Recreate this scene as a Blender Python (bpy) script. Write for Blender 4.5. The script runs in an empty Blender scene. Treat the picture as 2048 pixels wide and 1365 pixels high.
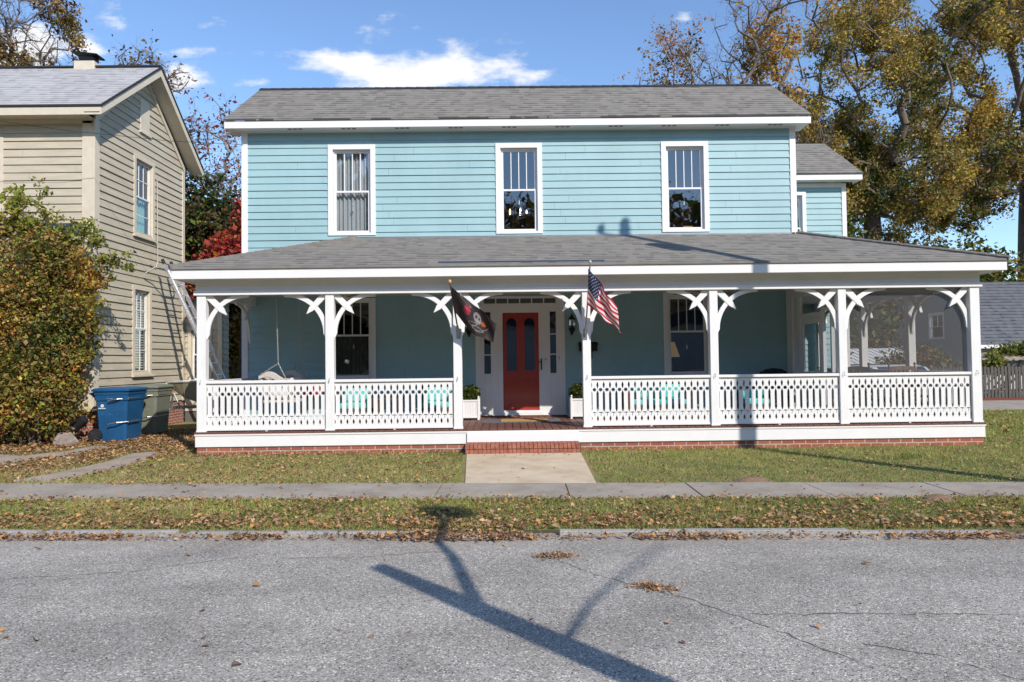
import bpy, math, random
import numpy as np
from mathutils import Vector, Matrix
random.seed(7); RNG = np.random.default_rng(11)
S = bpy.context.scene
COL = S.collection
R = math.radians

# ------------------------------------------------------------------ camera
YAW, PITCH, ROLL, CAMH = 0.00808, 0.02758, 0.01216, 1.60
cam = bpy.data.cameras.new('camera'); camo = bpy.data.objects.new('camera', cam); COL.objects.link(camo)
cam.lens = 24; cam.sensor_width = 36; cam.clip_end = 2000; cam.clip_start = .05
f = Vector((math.sin(YAW)*math.cos(PITCH), math.cos(YAW)*math.cos(PITCH), math.sin(PITCH)))
r0 = Vector((math.cos(YAW), -math.sin(YAW), 0)); u0 = r0.cross(f)
r = r0*math.cos(ROLL) - u0*math.sin(ROLL); u = r0*math.sin(ROLL) + u0*math.cos(ROLL)
M = Matrix((r, u, -f)).transposed().to_4x4(); M.translation = Vector((0, -12, CAMH)); camo.matrix_world = M
S.camera = camo
S.view_settings.view_transform = 'Standard'; S.view_settings.look = 'None'
S.view_settings.exposure = 0.05; S.view_settings.gamma = 1.0
S.cycles.max_bounces = 8; S.cycles.transparent_max_bounces = 16

# ------------------------------------------------------------------ sun + sky
SUN_EL = R(36); SUNV = Vector((.553*math.cos(SUN_EL), -.833*math.cos(SUN_EL), math.sin(SUN_EL))).normalized()
sl = bpy.data.lights.new('sun', 'SUN'); sl.energy = 5.0; sl.angle = R(.53); sl.color = (1, .94, .86)
slo = bpy.data.objects.new('sun', sl); COL.objects.link(slo)
slo.rotation_euler = SUNV.to_track_quat('Z', 'Y').to_euler(); slo.location = (20, -30, 30)
W = bpy.data.worlds.new('World'); S.world = W; W.use_nodes = True
nt = W.node_tree; nt.nodes.clear(); N = nt.nodes.new; L = nt.links.new
sky = N('ShaderNodeTexSky'); sky.sky_type = 'NISHITA'; sky.sun_disc = False
sky.sun_elevation = SUN_EL; sky.sun_rotation = R(146.4); sky.air_density = 1.0; sky.dust_density = .15; sky.ozone_density = 1.3
bg = N('ShaderNodeBackground'); bg.inputs[1].default_value = .13
wo = N('ShaderNodeOutputWorld'); tc = N('ShaderNodeTexCoord')
def wmath(op, a, b=None, c=None):
    n = N('ShaderNodeMath'); n.operation = op
    for i, v in enumerate((a, b, c)):
        if v is None: continue
        if isinstance(v, (int, float)): n.inputs[i].default_value = v
        else: L(v, n.inputs[i])
    return n.outputs[0]
sep = N('ShaderNodeSeparateXYZ'); L(tc.outputs['Generated'], sep.inputs[0])
yy = wmath('MAXIMUM', sep.outputs[1], .05)
gx = wmath('DIVIDE', sep.outputs[0], yy); gz = wmath('DIVIDE', sep.outputs[2], yy)
cmb = N('ShaderNodeCombineXYZ'); L(gx, cmb.inputs[0]); L(wmath('MULTIPLY', gz, 2.2), cmb.inputs[1])
ns = N('ShaderNodeTexNoise'); ns.inputs['Scale'].default_value = 9; ns.inputs['Detail'].default_value = 9; ns.inputs['Roughness'].default_value = .62
L(cmb.outputs[0], ns.inputs['Vector'])
ns2 = N('ShaderNodeTexNoise'); ns2.inputs['Scale'].default_value = 3.5; ns2.inputs['Detail'].default_value = 6; L(cmb.outputs[0], ns2.inputs['Vector'])
tot = None
# real cumulus patches: x/y, z/y of centre, half sizes, weight
for cx, cz, sx, sz, w in ((-.21, .440, .075, .030, 1.0), (-.08, .428, .08, .026, .85), (-.03, .440, .07, .018, .8), (-.15, .412, .12, .02, .8),
                          (-.36, .415, .04, .010, .5), (-.475, .42, .035, .018, .75), (-.50, .46, .10, .010, .45), (-.69, .44, .05, .045, .85), (-.61, .465, .02, .02, .85), (-.73, .47, .08, .05, .8),
                          (-.40, .46, .04, .01, .5), (-.56, .50, .03, .012, .5), (-.45, .50, .05, .012, .35), (-.30, .455, .06, .012, .4), (-.62, .42, .04, .015, .5), (.02, .42, .06, .012, .55), (.27, .505, .014, .008, .7), (1.2, .5, .3, .06, .7)):
    dx = wmath('DIVIDE', wmath('SUBTRACT', gx, cx), sx); dz = wmath('DIVIDE', wmath('SUBTRACT', gz, cz), sz)
    d = wmath('ADD', wmath('MULTIPLY', dx, dx), wmath('MULTIPLY', dz, dz))
    e = wmath('MULTIPLY', wmath('EXPONENT', wmath('MULTIPLY', d, -1.0)), w)
    tot = e if tot is None else wmath('ADD', tot, e)
cl = wmath('ADD', wmath('MULTIPLY', tot, .62), wmath('MULTIPLY', wmath('SUBTRACT', ns.outputs[0], .5), 2.0))
cl = wmath('ADD', cl, wmath('MULTIPLY', wmath('SUBTRACT', ns2.outputs[0], .5), .5))
mr = N('ShaderNodeMapRange'); mr.interpolation_type = 'SMOOTHSTEP'; L(cl, mr.inputs[0]); mr.inputs[1].default_value = .20; mr.inputs[2].default_value = .72
mx = N('ShaderNodeMix'); mx.data_type = 'RGBA'; L(mr.outputs[0], mx.inputs[0])
tint = N('ShaderNodeMix'); tint.data_type = 'RGBA'; tint.blend_type = 'MULTIPLY'; tint.inputs[0].default_value = 1
L(sky.outputs[0], tint.inputs[6]); tint.inputs[7].default_value = (1.27, 1.44, 1.64, 1)
L(tint.outputs[2], mx.inputs[6]); mx.inputs[7].default_value = (7.6, 7.7, 8.0, 1)
L(mx.outputs[2], bg.inputs[0]); L(bg.outputs[0], wo.inputs[0])

# ------------------------------------------------------------------ materials
def mat(name, col, rough=.6, var=.08, scale=4, bump=0, bscale=60, col2=None, metal=0, stretch=(1, 1, 1), spec=.3, trans=0):
    m = bpy.data.materials.new(name); m.use_nodes = True; t = m.node_tree; b = t.nodes['Principled BSDF']
    b.inputs['Roughness'].default_value = rough; b.inputs['Metallic'].default_value = metal; b.inputs['Specular IOR Level'].default_value = spec
    tcn = t.nodes.new('ShaderNodeTexCoord'); mp = t.nodes.new('ShaderNodeMapping'); mp.inputs['Scale'].default_value = stretch
    t.links.new(tcn.outputs['Object'], mp.inputs[0])
    n = t.nodes.new('ShaderNodeTexNoise'); n.inputs['Scale'].default_value = scale; n.inputs['Detail'].default_value = 6; n.inputs['Roughness'].default_value = .65
    t.links.new(mp.outputs[0], n.inputs['Vector'])
    x = t.nodes.new('ShaderNodeMix'); x.data_type = 'RGBA'
    rp = t.nodes.new('ShaderNodeMapRange'); rp.inputs[1].default_value = .3; rp.inputs[2].default_value = .7; t.links.new(n.outputs[0], rp.inputs[0]); t.links.new(rp.outputs[0], x.inputs[0])
    c2 = col2 or tuple(min(1, c*(1+var)) for c in col); c1 = col if col2 else tuple(c*(1-var) for c in col)
    x.inputs[6].default_value = (*c1, 1); x.inputs[7].default_value = (*c2, 1)
    t.links.new(x.outputs[2], b.inputs['Base Color'])
    if bump:
        n2 = t.nodes.new('ShaderNodeTexNoise'); n2.inputs['Scale'].default_value = bscale; n2.inputs['Detail'].default_value = 4
        t.links.new(mp.outputs[0], n2.inputs['Vector'])
        bp = t.nodes.new('ShaderNodeBump'); bp.inputs['Strength'].default_value = bump; bp.inputs['Distance'].default_value = .01
        t.links.new(n2.outputs[0], bp.inputs['Height']); t.links.new(bp.outputs[0], b.inputs['Normal'])
    if trans:
        tr = t.nodes.new('ShaderNodeBsdfTranslucent'); t.links.new(x.outputs[2], tr.inputs[0]); ms = t.nodes.new('ShaderNodeMixShader'); ms.inputs[0].default_value = trans
        t.links.new(b.outputs[0], ms.inputs[1]); t.links.new(tr.outputs[0], ms.inputs[2]); t.links.new(ms.outputs[0], t.nodes['Material Output'].inputs[0])
    return m
def brickmat(name, c1, c2, mortar, bw, rh, ms, offs=.5, rough=.85, bump=.5, var=(.75, 1.15), vscale=1.2, bias=0):
    m = bpy.data.materials.new(name); m.use_nodes = True; t = m.node_tree; b = t.nodes['Principled BSDF']; b.inputs['Roughness'].default_value = rough; b.inputs['Specular IOR Level'].default_value = .15
    uv = t.nodes.new('ShaderNodeUVMap'); uv.uv_map = 'uv'
    nz = t.nodes.new('ShaderNodeTexNoise'); nz.inputs['Scale'].default_value = 3; nz.inputs['Detail'].default_value = 3; t.links.new(uv.outputs[0], nz.inputs['Vector'])
    va = t.nodes.new('ShaderNodeVectorMath'); va.operation = 'MULTIPLY_ADD'; t.links.new(nz.outputs['Color'], va.inputs[0]); va.inputs[1].default_value = (.02, .02, 0); t.links.new(uv.outputs[0], va.inputs[2])
    k = t.nodes.new('ShaderNodeTexBrick'); k.inputs['Scale'].default_value = 1; k.inputs['Brick Width'].default_value = bw; k.inputs['Row Height'].default_value = rh
    k.inputs['Mortar Size'].default_value = ms; k.inputs['Mortar Smooth'].default_value = .1; k.inputs['Bias'].default_value = bias; k.offset = offs
    k.inputs['Color1'].default_value = (*c1, 1); k.inputs['Color2'].default_value = (*c2, 1); k.inputs['Mortar'].default_value = (*mortar, 1)
    t.links.new(va.outputs[0], k.inputs['Vector'])
    n = t.nodes.new('ShaderNodeTexNoise'); n.inputs['Scale'].default_value = vscale; n.inputs['Detail'].default_value = 8; n.inputs['Roughness'].default_value = .75; t.links.new(uv.outputs[0], n.inputs['Vector'])
    mrn = t.nodes.new('ShaderNodeMapRange'); t.links.new(n.outputs[0], mrn.inputs[0]); mrn.inputs[1].default_value = .25; mrn.inputs[2].default_value = .75; mrn.inputs[3].default_value = var[0]; mrn.inputs[4].default_value = var[1]
    mu = t.nodes.new('ShaderNodeMix'); mu.data_type = 'RGBA'; mu.blend_type = 'MULTIPLY'; mu.inputs[0].default_value = 1
    t.links.new(k.outputs[0], mu.inputs[6]); t.links.new(mrn.outputs[0], mu.inputs[7]); t.links.new(mu.outputs[2], b.inputs['Base Color'])
    bp = t.nodes.new('ShaderNodeBump'); bp.inputs['Strength'].default_value = bump; bp.inputs['Distance'].default_value = .01; bp.invert = True
    t.links.new(k.outputs['Fac'], bp.inputs['Height']); t.links.new(bp.outputs[0], b.inputs['Normal'])
    return m
def glassmat(name, tint=(.80, .84, .84), refl=1.0, r0_=.16):
    m = bpy.data.materials.new(name); m.use_nodes = True; t = m.node_tree; t.nodes.remove(t.nodes['Principled BSDF'])
    tr = t.nodes.new('ShaderNodeBsdfTransparent'); tr.inputs[0].default_value = (*tint, 1)
    g = t.nodes.new('ShaderNodeBsdfGlossy'); g.inputs['Roughness'].default_value = .01; g.inputs[0].default_value = (refl, refl, refl, 1)
    ge = t.nodes.new('ShaderNodeNewGeometry'); dt = t.nodes.new('ShaderNodeVectorMath'); dt.operation = 'DOT_PRODUCT'; t.links.new(ge.outputs['Incoming'], dt.inputs[0]); t.links.new(ge.outputs['Normal'], dt.inputs[1])
    def mm(op, a, b_):
        q = t.nodes.new('ShaderNodeMath'); q.operation = op
        for i, v in enumerate((a, b_)):
            if v is None: continue
            if isinstance(v, (int, float)): q.inputs[i].default_value = v
            else: t.links.new(v, q.inputs[i])
        return q.outputs[0]
    fr = mm('ADD', mm('MULTIPLY', mm('POWER', mm('SUBTRACT', 1.0, mm('ABSOLUTE', dt.outputs['Value'], None)), 5.0), 1-r0_), r0_)
    n = t.nodes.new('ShaderNodeTexNoise'); n.inputs['Scale'].default_value = 1.6; tcn = t.nodes.new('ShaderNodeTexCoord'); t.links.new(tcn.outputs['Object'], n.inputs['Vector'])
    bp = t.nodes.new('ShaderNodeBump'); bp.inputs['Strength'].default_value = .12; bp.inputs['Distance'].default_value = .02; t.links.new(n.outputs[0], bp.inputs['Height']); t.links.new(bp.outputs[0], g.inputs['Normal'])
    ms = t.nodes.new('ShaderNodeMixShader'); t.links.new(fr, ms.inputs[0]); t.links.new(tr.outputs[0], ms.inputs[1]); t.links.new(g.outputs[0], ms.inputs[2]); t.links.new(ms.outputs[0], t.nodes['Material Output'].inputs[0])
    return m
def screenmat(name, a=.58, col=(.125, .12, .12)):
    m = bpy.data.materials.new(name); m.use_nodes = True; t = m.node_tree; t.nodes.remove(t.nodes['Principled BSDF'])
    tr = t.nodes.new('ShaderNodeBsdfTransparent'); d = t.nodes.new('ShaderNodeBsdfDiffuse'); d.inputs[0].default_value = (*col, 1)
    ms = t.nodes.new('ShaderNodeMixShader'); ms.inputs[0].default_value = 1-a; t.links.new(tr.outputs[0], ms.inputs[1]); t.links.new(d.outputs[0], ms.inputs[2]); t.links.new(ms.outputs[0], t.nodes['Material Output'].inputs[0])
    return m
def emitmat(name, col, s):
    m = mat(name, col); b = m.node_tree.nodes['Principled BSDF']; b.inputs['Emission Color'].default_value = (*col, 1); b.inputs['Emission Strength'].default_value = s; return m
K = {}
K['white'] = mat('white_paint', (.73, .72, .71), .45, .03, 3, .06, 90)
K['whitewood'] = mat('white_painted_wood', (.72, .712, .70), .5, .05, 9, .1, 50, stretch=(1, 1, .3))
K['teal'] = mat('teal_siding_paint', (.29, .445, .47), .55, .075, 1.1, .12, 30, stretch=(1.1, 1, .5))
K['ceil'] = mat('porch_ceiling_paint', (.55, .57, .57), .6, .04)
def shinglemat(name, c1, c2, row=.16, w=.17, dark=.30):
    m = bpy.data.materials.new(name); m.use_nodes = True; t = m.node_tree; b = t.nodes['Principled BSDF']; b.inputs['Roughness'].default_value = .9; b.inputs['Specular IOR Level'].default_value = .12
    def nd(ty, **k):
        n = t.nodes.new(ty)
        for a, v in k.items(): n.inputs[a].default_value = v
        return n
    def mt(op, a, b_=None, c=None):
        q = t.nodes.new('ShaderNodeMath'); q.operation = op
        for i, v in enumerate((a, b_, c)):
            if v is None: continue
            if isinstance(v, (int, float)): q.inputs[i].default_value = v
            else: t.links.new(v, q.inputs[i])
        return q.outputs[0]
    uv = t.nodes.new('ShaderNodeUVMap'); uv.uv_map = 'uv'; nz = nd('ShaderNodeTexNoise', Scale=2.0, Detail=2.0); t.links.new(uv.outputs[0], nz.inputs['Vector'])
    va = t.nodes.new('ShaderNodeVectorMath'); va.operation = 'MULTIPLY_ADD'; t.links.new(nz.outputs['Color'], va.inputs[0]); va.inputs[1].default_value = (.05, .015, 0); t.links.new(uv.outputs[0], va.inputs[2])
    sp = t.nodes.new('ShaderNodeSeparateXYZ'); t.links.new(va.outputs[0], sp.inputs[0])
    rw = mt('DIVIDE', sp.outputs[1], row); ri = mt('FLOOR', rw); fr = mt('SUBTRACT', rw, ri)
    cx = mt('ADD', mt('DIVIDE', sp.outputs[0], w), mt('MULTIPLY', ri, .618)); nn = nd('ShaderNodeTexNoise', Scale=.9, Detail=1.0); cmb = t.nodes.new('ShaderNodeCombineXYZ'); t.links.new(cx, cmb.inputs[0]); t.links.new(mt('MULTIPLY', ri, 7.3), cmb.inputs[1]); t.links.new(cmb.outputs[0], nn.inputs['Vector'])
    ci = mt('FLOOR', mt('ADD', cx, mt('MULTIPLY', nn.outputs[0], 1.6)))
    wn = t.nodes.new('ShaderNodeTexWhiteNoise'); wn.noise_dimensions = '2D'; c2_ = t.nodes.new('ShaderNodeCombineXYZ'); t.links.new(ci, c2_.inputs[0]); t.links.new(ri, c2_.inputs[1]); t.links.new(c2_.outputs[0], wn.inputs['Vector'])
    thick = mt('ADD', .13, mt('MULTIPLY', mt('POWER', wn.outputs['Value'], 2.0), dark)); line = mt('LESS_THAN', fr, thick)  # tab shadow along each course bottom, painted into the colour as a dark line
    mx_ = t.nodes.new('ShaderNodeMix'); mx_.data_type = 'RGBA'; t.links.new(wn.outputs['Value'], mx_.inputs[0]); mx_.inputs[6].default_value = (*c1, 1); mx_.inputs[7].default_value = (*c2, 1)
    n3 = nd('ShaderNodeTexNoise', Scale=.8, Detail=9.0, Roughness=.75); t.links.new(uv.outputs[0], n3.inputs['Vector']); mr_ = t.nodes.new('ShaderNodeMapRange'); t.links.new(n3.outputs[0], mr_.inputs[0]); mr_.inputs[1].default_value = .3; mr_.inputs[2].default_value = .7; mr_.inputs[3].default_value = .90; mr_.inputs[4].default_value = 1.07
    fac = mt('MULTIPLY', mr_.outputs[0], mt('SUBTRACT', 1.0, mt('MULTIPLY', line, .60)))
    mu = t.nodes.new('ShaderNodeMix'); mu.data_type = 'RGBA'; mu.blend_type = 'MULTIPLY'; mu.inputs[0].default_value = 1; t.links.new(mx_.outputs[2], mu.inputs[6]); t.links.new(fac, mu.inputs[7]); t.links.new(mu.outputs[2], b.inputs['Base Color'])
    return m
K['shingle'] = shinglemat('grey_shingle', (.225, .207, .182), (.19, .176, .157), .17, .15, .26)
K['shingle_light'] = shinglemat('pale_grey_shingle', (.40, .39, .385), (.345, .34, .34), .15, .15, .18)
K['shingle_dark'] = shinglemat('dark_slate_shingle', (.125, .13, .145), (.10, .104, .117), .28, .25, .2)
K['ridge'] = mat('ridge_black', (.03, .03, .032), .8)
K['brick'] = brickmat('red_brick', (.36, .125, .075), (.28, .09, .06), (.42, .36, .31), .21, .072, .009, .5, .85, .4)
K['brick_block'] = mat('step_brick', (.31, .115, .075), .85, .4, 14, .3, 120)
K['mortar'] = mat('mortar', (.11, .07, .055), .95, .2, 20)
K['deck'] = mat('brown_red_deck_paint', (.155, .068, .05), .55, .2, 6, .1, 40, stretch=(6, 1, 1))
K['red'] = mat('red_door_paint', (.42, .048, .03), .4, .12, 5, .1, 40, stretch=(3, 3, .5))
K['black'] = mat('black_metal', (.012, .012, .013), .4, .1, metal=.2)
K['iron'] = mat('grey_metal', (.35, .35, .36), .35, .15, 10, metal=.8)
K['alu'] = mat('aluminium', (.62, .62, .63), .35, .12, 8, metal=.75)
K['glass'] = glassmat('window_glass'); K['glass_dim'] = glassmat('old_glass', (.5, .52, .52))
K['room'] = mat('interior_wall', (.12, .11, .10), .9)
K['curtain'] = mat('white_curtain', (.72, .72, .74), .8, .1, 3, stretch=(5, 5, .3), trans=.3)
K['curtain_grey'] = mat('grey_curtain', (.17, .165, .16), .9, .25, 6, stretch=(8, 8, .2))
K['curtain_teal'] = mat('sea_green_shade', (.25, .46, .40), .8)
K['blind'] = mat('blind_white', (.62, .62, .62), .6)
K['beige'] = mat('beige_clapboard_paint', (.47, .415, .32), .7, .13, 3, .25, 40, stretch=(.5, .5, 4))
K['cream'] = mat('cream_trim_paint', (.60, .53, .42), .6, .07, 5, .1, 40)
K['navy'] = mat('navy_board', (.03, .05, .09), .6)
K['screen'] = screenmat('insect_screen'); K['screen2'] = screenmat('side_insect_screen', .78)
K['tealcush'] = mat('teal_cushion', (.12, .50, .48), .85, .12, 6, .2, 30)
K['redcush'] = mat('red_cushion', (.38, .02, .03), .85)
K['palecush'] = mat('pale_print_cushion', (.55, .46, .42), .9, .5, 22, col2=(.75, .70, .66))
K['brownwood'] = mat('brown_wood', (.13, .065, .04), .6, .25, 8, .2, 30)
K['greywood'] = mat('weathered_brown_wood', (.17, .105, .08), .75, .25, 9, .2, 30)
K['wicker'] = mat('pale_wicker', (.42, .36, .32), .8, .4, 60, .5, 90, col2=(.62, .56, .50))
K['darkwicker'] = mat('dark_wicker', (.02, .018, .017), .5)
K['chain'] = mat('chain_metal', (.50, .49, .47), .4, metal=.6)
K['mat_tan'] = mat('tan_coir', (.42, .24, .09), .95, .2, 30, .4, 200)
K['mat_grey'] = mat('grey_woven_rug', (.12, .125, .14), .95, .35, 25, .3, 150)
K['binblue'] = mat('blue_bin_plastic', (.014, .08, .19), .45, .2, 3)
K['bingrey'] = mat('sage_bin_plastic', (.17, .18, .14), .5, .12, 3)
K['rubber'] = mat('black_rubber', (.02, .02, .022), .6)
K['boat'] = mat('khaki_boat_paint', (.27, .235, .16), .55, .15, 4)
K['boatrim'] = mat('pale_boat_gunwale', (.60, .57, .50), .5)
K['strap'] = mat('frayed_tan_strap', (.45, .25, .10), .9)
K['rock'] = mat('rock', (.23, .19, .17), .9, .35, 6, .6, 20)
K['bark'] = mat('bark', (.13, .10, .08), .9, .35, 8, .6, 25, stretch=(1, 1, .25))
K['bark_pale'] = mat('pale_bark', (.25, .22, .19), .9, .3, 9, .4, 25)
K['pole'] = mat('creosoted_pole', (.12, .09, .07), .9, .2, 8)
K['lampshade'] = emitmat('lampshade', (.55, .36, .16), .25)
K['bulb'] = emitmat('bulb', (1, .72, .35), 6)
K['gravelwhite'] = mat('white_sheet', (.75, .75, .75), .5)
K['fence'] = mat('weathered_fence', (.10, .092, .08), .9, .3, 6, .3, 20, stretch=(3, 3, .4))
K['mulch'] = mat('red_mulch', (.20, .05, .03), .95, .4, 30, .6, 60)
K['greysiding'] = mat('pale_grey_siding', (.33, .33, .35), .7, .06, 3)
K['carwhite'] = mat('white_car_paint', (.75, .75, .76), .2, .02, spec=.6)
K['carglass'] = mat('dark_car_glass', (.02, .022, .025), .08, spec=.8)
K['tube'] = mat('black_corrugated_pipe', (.018, .018, .02), .35)
def leafm(name, c, tr=.35): return mat(name, c, .55, .35, 2.2, trans=tr, spec=.3)
LF = {k: leafm('leaf_'+k, c) for k, c in dict(dark=(.035, .055, .014), green=(.10, .13, .022), olive=(.20, .18, .04), gold=(.52, .37, .06), orange=(.55, .21, .035),
      brown=(.36, .21, .07), darkbrown=(.085, .045, .022), red=(.42, .05, .04), crimson=(.26, .04, .045), yellow=(.60, .46, .06), lime=(.24, .28, .045)).items()}
LIT = [mat('litter_'+str(i), c, .8, .3, 5, trans=.15) for i, c in enumerate(((.34, .18, .08), (.27, .15, .08), (.50, .32, .18), (.16, .09, .055), (.50, .25, .08), (.38, .24, .14)))]
GR = [mat('grass_'+str(i), c, .7, .3, 1.5, trans=.3) for i, c in enumerate(((.20, .235, .055), (.14, .185, .045), (.38, .33, .12), (.48, .40, .20), (.30, .33, .07)))]

# ------------------------------------------------------------------ builders
def tag(o, label=None, cat=None, group=None, kind=None):
    if label: o['label'] = label
    if cat: o['category'] = cat
    if group: o['group'] = group
    if kind: o['kind'] = kind
    return o
def empty(name, loc, label, cat, group=None):
    o = bpy.data.objects.new(name, None); COL.objects.link(o); o.location = loc; o.empty_display_size = .2
    return tag(o, label, cat, group)
def worldloc(o):
    v = Vector((0, 0, 0))
    while o is not None: v = v + Vector(o.location); o = o.parent
    return v
class MB:
    def __init__(s): s.v = []; s.f = []; s.m = []; s.uv = []
    def face(s, pts, m=0, uv=None):
        i = len(s.v); s.v += [tuple(p) for p in pts]; s.f.append(tuple(range(i, i+len(pts)))); s.m.append(m); s.uv.append(uv)
    def box(s, x0, x1, y0, y1, z0, z1, m=0):
        i = len(s.v); s.v += [(x, y, z) for z in (z0, z1) for y in (y0, y1) for x in (x0, x1)]
        for q in ((0, 2, 3, 1), (4, 5, 7, 6), (0, 1, 5, 4), (2, 6, 7, 3), (0, 4, 6, 2), (1, 3, 7, 5)):
            s.f.append(tuple(i+k for k in q)); s.m.append(m); s.uv.append(None)
        return s
    def prism(s, poly, fn, a, b, m=0):   # poly 2-D, fn(p,q,t) -> 3-D
        n = len(poly); i = len(s.v)
        s.v += [tuple(fn(p, q, a)) for p, q in poly] + [tuple(fn(p, q, b)) for p, q in poly]
        s.f.append(tuple(i+k for k in range(n))); s.f.append(tuple(i+n+k for k in reversed(range(n)))); s.m += [m, m]; s.uv += [None, None]
        for k in range(n):
            j = (k+1) % n; s.f.append((i+k, i+n+k, i+n+j, i+j)); s.m.append(m); s.uv.append(None)
        return s
    def tube(s, pts, rad, sides=8, m=0, cap=True):
        pts = [Vector(p) for p in pts]; n = len(pts); rad = rad if isinstance(rad, (list, tuple)) else [rad]*n; i = len(s.v); ref = None
        for k, p in enumerate(pts):
            t = (pts[min(k+1, n-1)]-pts[max(k-1, 0)]).normalized()
            if ref is None: ref = t.orthogonal().normalized()
            a = (ref - t*ref.dot(t)); a = a.normalized() if a.length > 1e-6 else t.orthogonal().normalized(); ref = a; b = t.cross(a)
            for q in range(sides):
                w = 2*math.pi*q/sides; s.v.append(tuple(p+(a*math.cos(w)+b*math.sin(w))*rad[k]))
        for k in range(n-1):
            for q in range(sides):
                q2 = (q+1) % sides; s.f.append((i+k*sides+q, i+k*sides+q2, i+(k+1)*sides+q2, i+(k+1)*sides+q)); s.m.append(m); s.uv.append(None)
        if cap:
            s.f.append(tuple(i+q for q in reversed(range(sides)))); s.f.append(tuple(i+(n-1)*sides+q for q in range(sides))); s.m += [m, m]; s.uv += [None, None]
        return s
    def lathe(s, c, prof, sides=16, m=0, axis='z'):
        i = len(s.v); n = len(prof)
        for rr, h in prof:
            for q in range(sides):
                w = 2*math.pi*q/sides; a, b = rr*math.cos(w), rr*math.sin(w)
                s.v.append((c[0]+a, c[1]+b, c[2]+h) if axis == 'z' else ((c[0]+h, c[1]+a, c[2]+b) if axis == 'x' else (c[0]+a, c[1]+h, c[2]+b)))
        for k in range(n-1):
            for q in range(sides):
                q2 = (q+1) % sides; s.f.append((i+k*sides+q, i+k*sides+q2, i+(k+1)*sides+q2, i+(k+1)*sides+q)); s.m.append(m); s.uv.append(None)
        s.f.append(tuple(i+q for q in range(sides))); s.f.append(tuple(i+(n-1)*sides+q for q in range(sides))); s.m += [m, m]; s.uv += [None, None]
        return s
    def build(s, name, mats, parent=None, bevel=0, smooth=False):
        me = bpy.data.meshes.new(name)
        off = worldloc(parent) if parent is not None else Vector((0, 0, 0))
        me.from_pydata([(v[0]-off.x, v[1]-off.y, v[2]-off.z) for v in s.v], [], s.f)
        for mm in (mats if isinstance(mats, (list, tuple)) else [mats]): me.materials.append(K[mm] if isinstance(mm, str) else mm)
        if any(s.m): me.polygons.foreach_set('material_index', s.m)
        if any(x is not None for x in s.uv):
            uvl = me.uv_layers.new(name='uv'); k = 0
            for fi, ff in enumerate(s.f):
                for j in range(len(ff)):
                    if s.uv[fi] is not None: uvl.data[k].uv = s.uv[fi][j]
                    k += 1
        if smooth: me.polygons.foreach_set('use_smooth', [True]*len(s.f))
        me.update()
        o = bpy.data.objects.new(name, me); COL.objects.link(o); o.parent = parent
        if bevel:
            b = o.modifiers.new('bevel', 'BEVEL'); b.width = bevel; b.segments = 2; b.limit_method = 'ANGLE'; b.angle_limit = R(40)
        return o
def box(name, m, p, *a, bevel=.004): return MB().box(*a).build(name, m, p, bevel=bevel)
def slab(mb, pts, thick, uax, m=0):
    pts = [Vector(p) for p in pts]; nrm = (pts[1]-pts[0]).cross(pts[2]-pts[0]).normalized()
    if nrm.z < 0: nrm = -nrm
    uax = Vector(uax).normalized(); vax = nrm.cross(uax)
    uv = [(p.dot(uax), p.dot(vax)) for p in pts]; mb.face(pts, m, uv)
    lo = [p-Vector((0, 0, thick)) for p in pts]; mb.face(list(reversed(lo)), m, list(reversed(uv)))
    n = len(pts)
    for k in range(n):
        j = (k+1) % n; mb.face([pts[k], lo[k], lo[j], pts[j]], m, [uv[k], uv[k], uv[j], uv[j]])
def copy_tree(o, parent=None):
    c = o.copy(); COL.objects.link(c)
    if parent is not None: c.parent = parent
    for ch in list(o.children): copy_tree(ch, c)
    return c
FX = lambda Y0: (lambda a, o, z: (a, Y0-o, z))            # wall facing -Y
SX = lambda X0: (lambda a, o, z: (X0+o, a, z))            # wall facing +X
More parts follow.
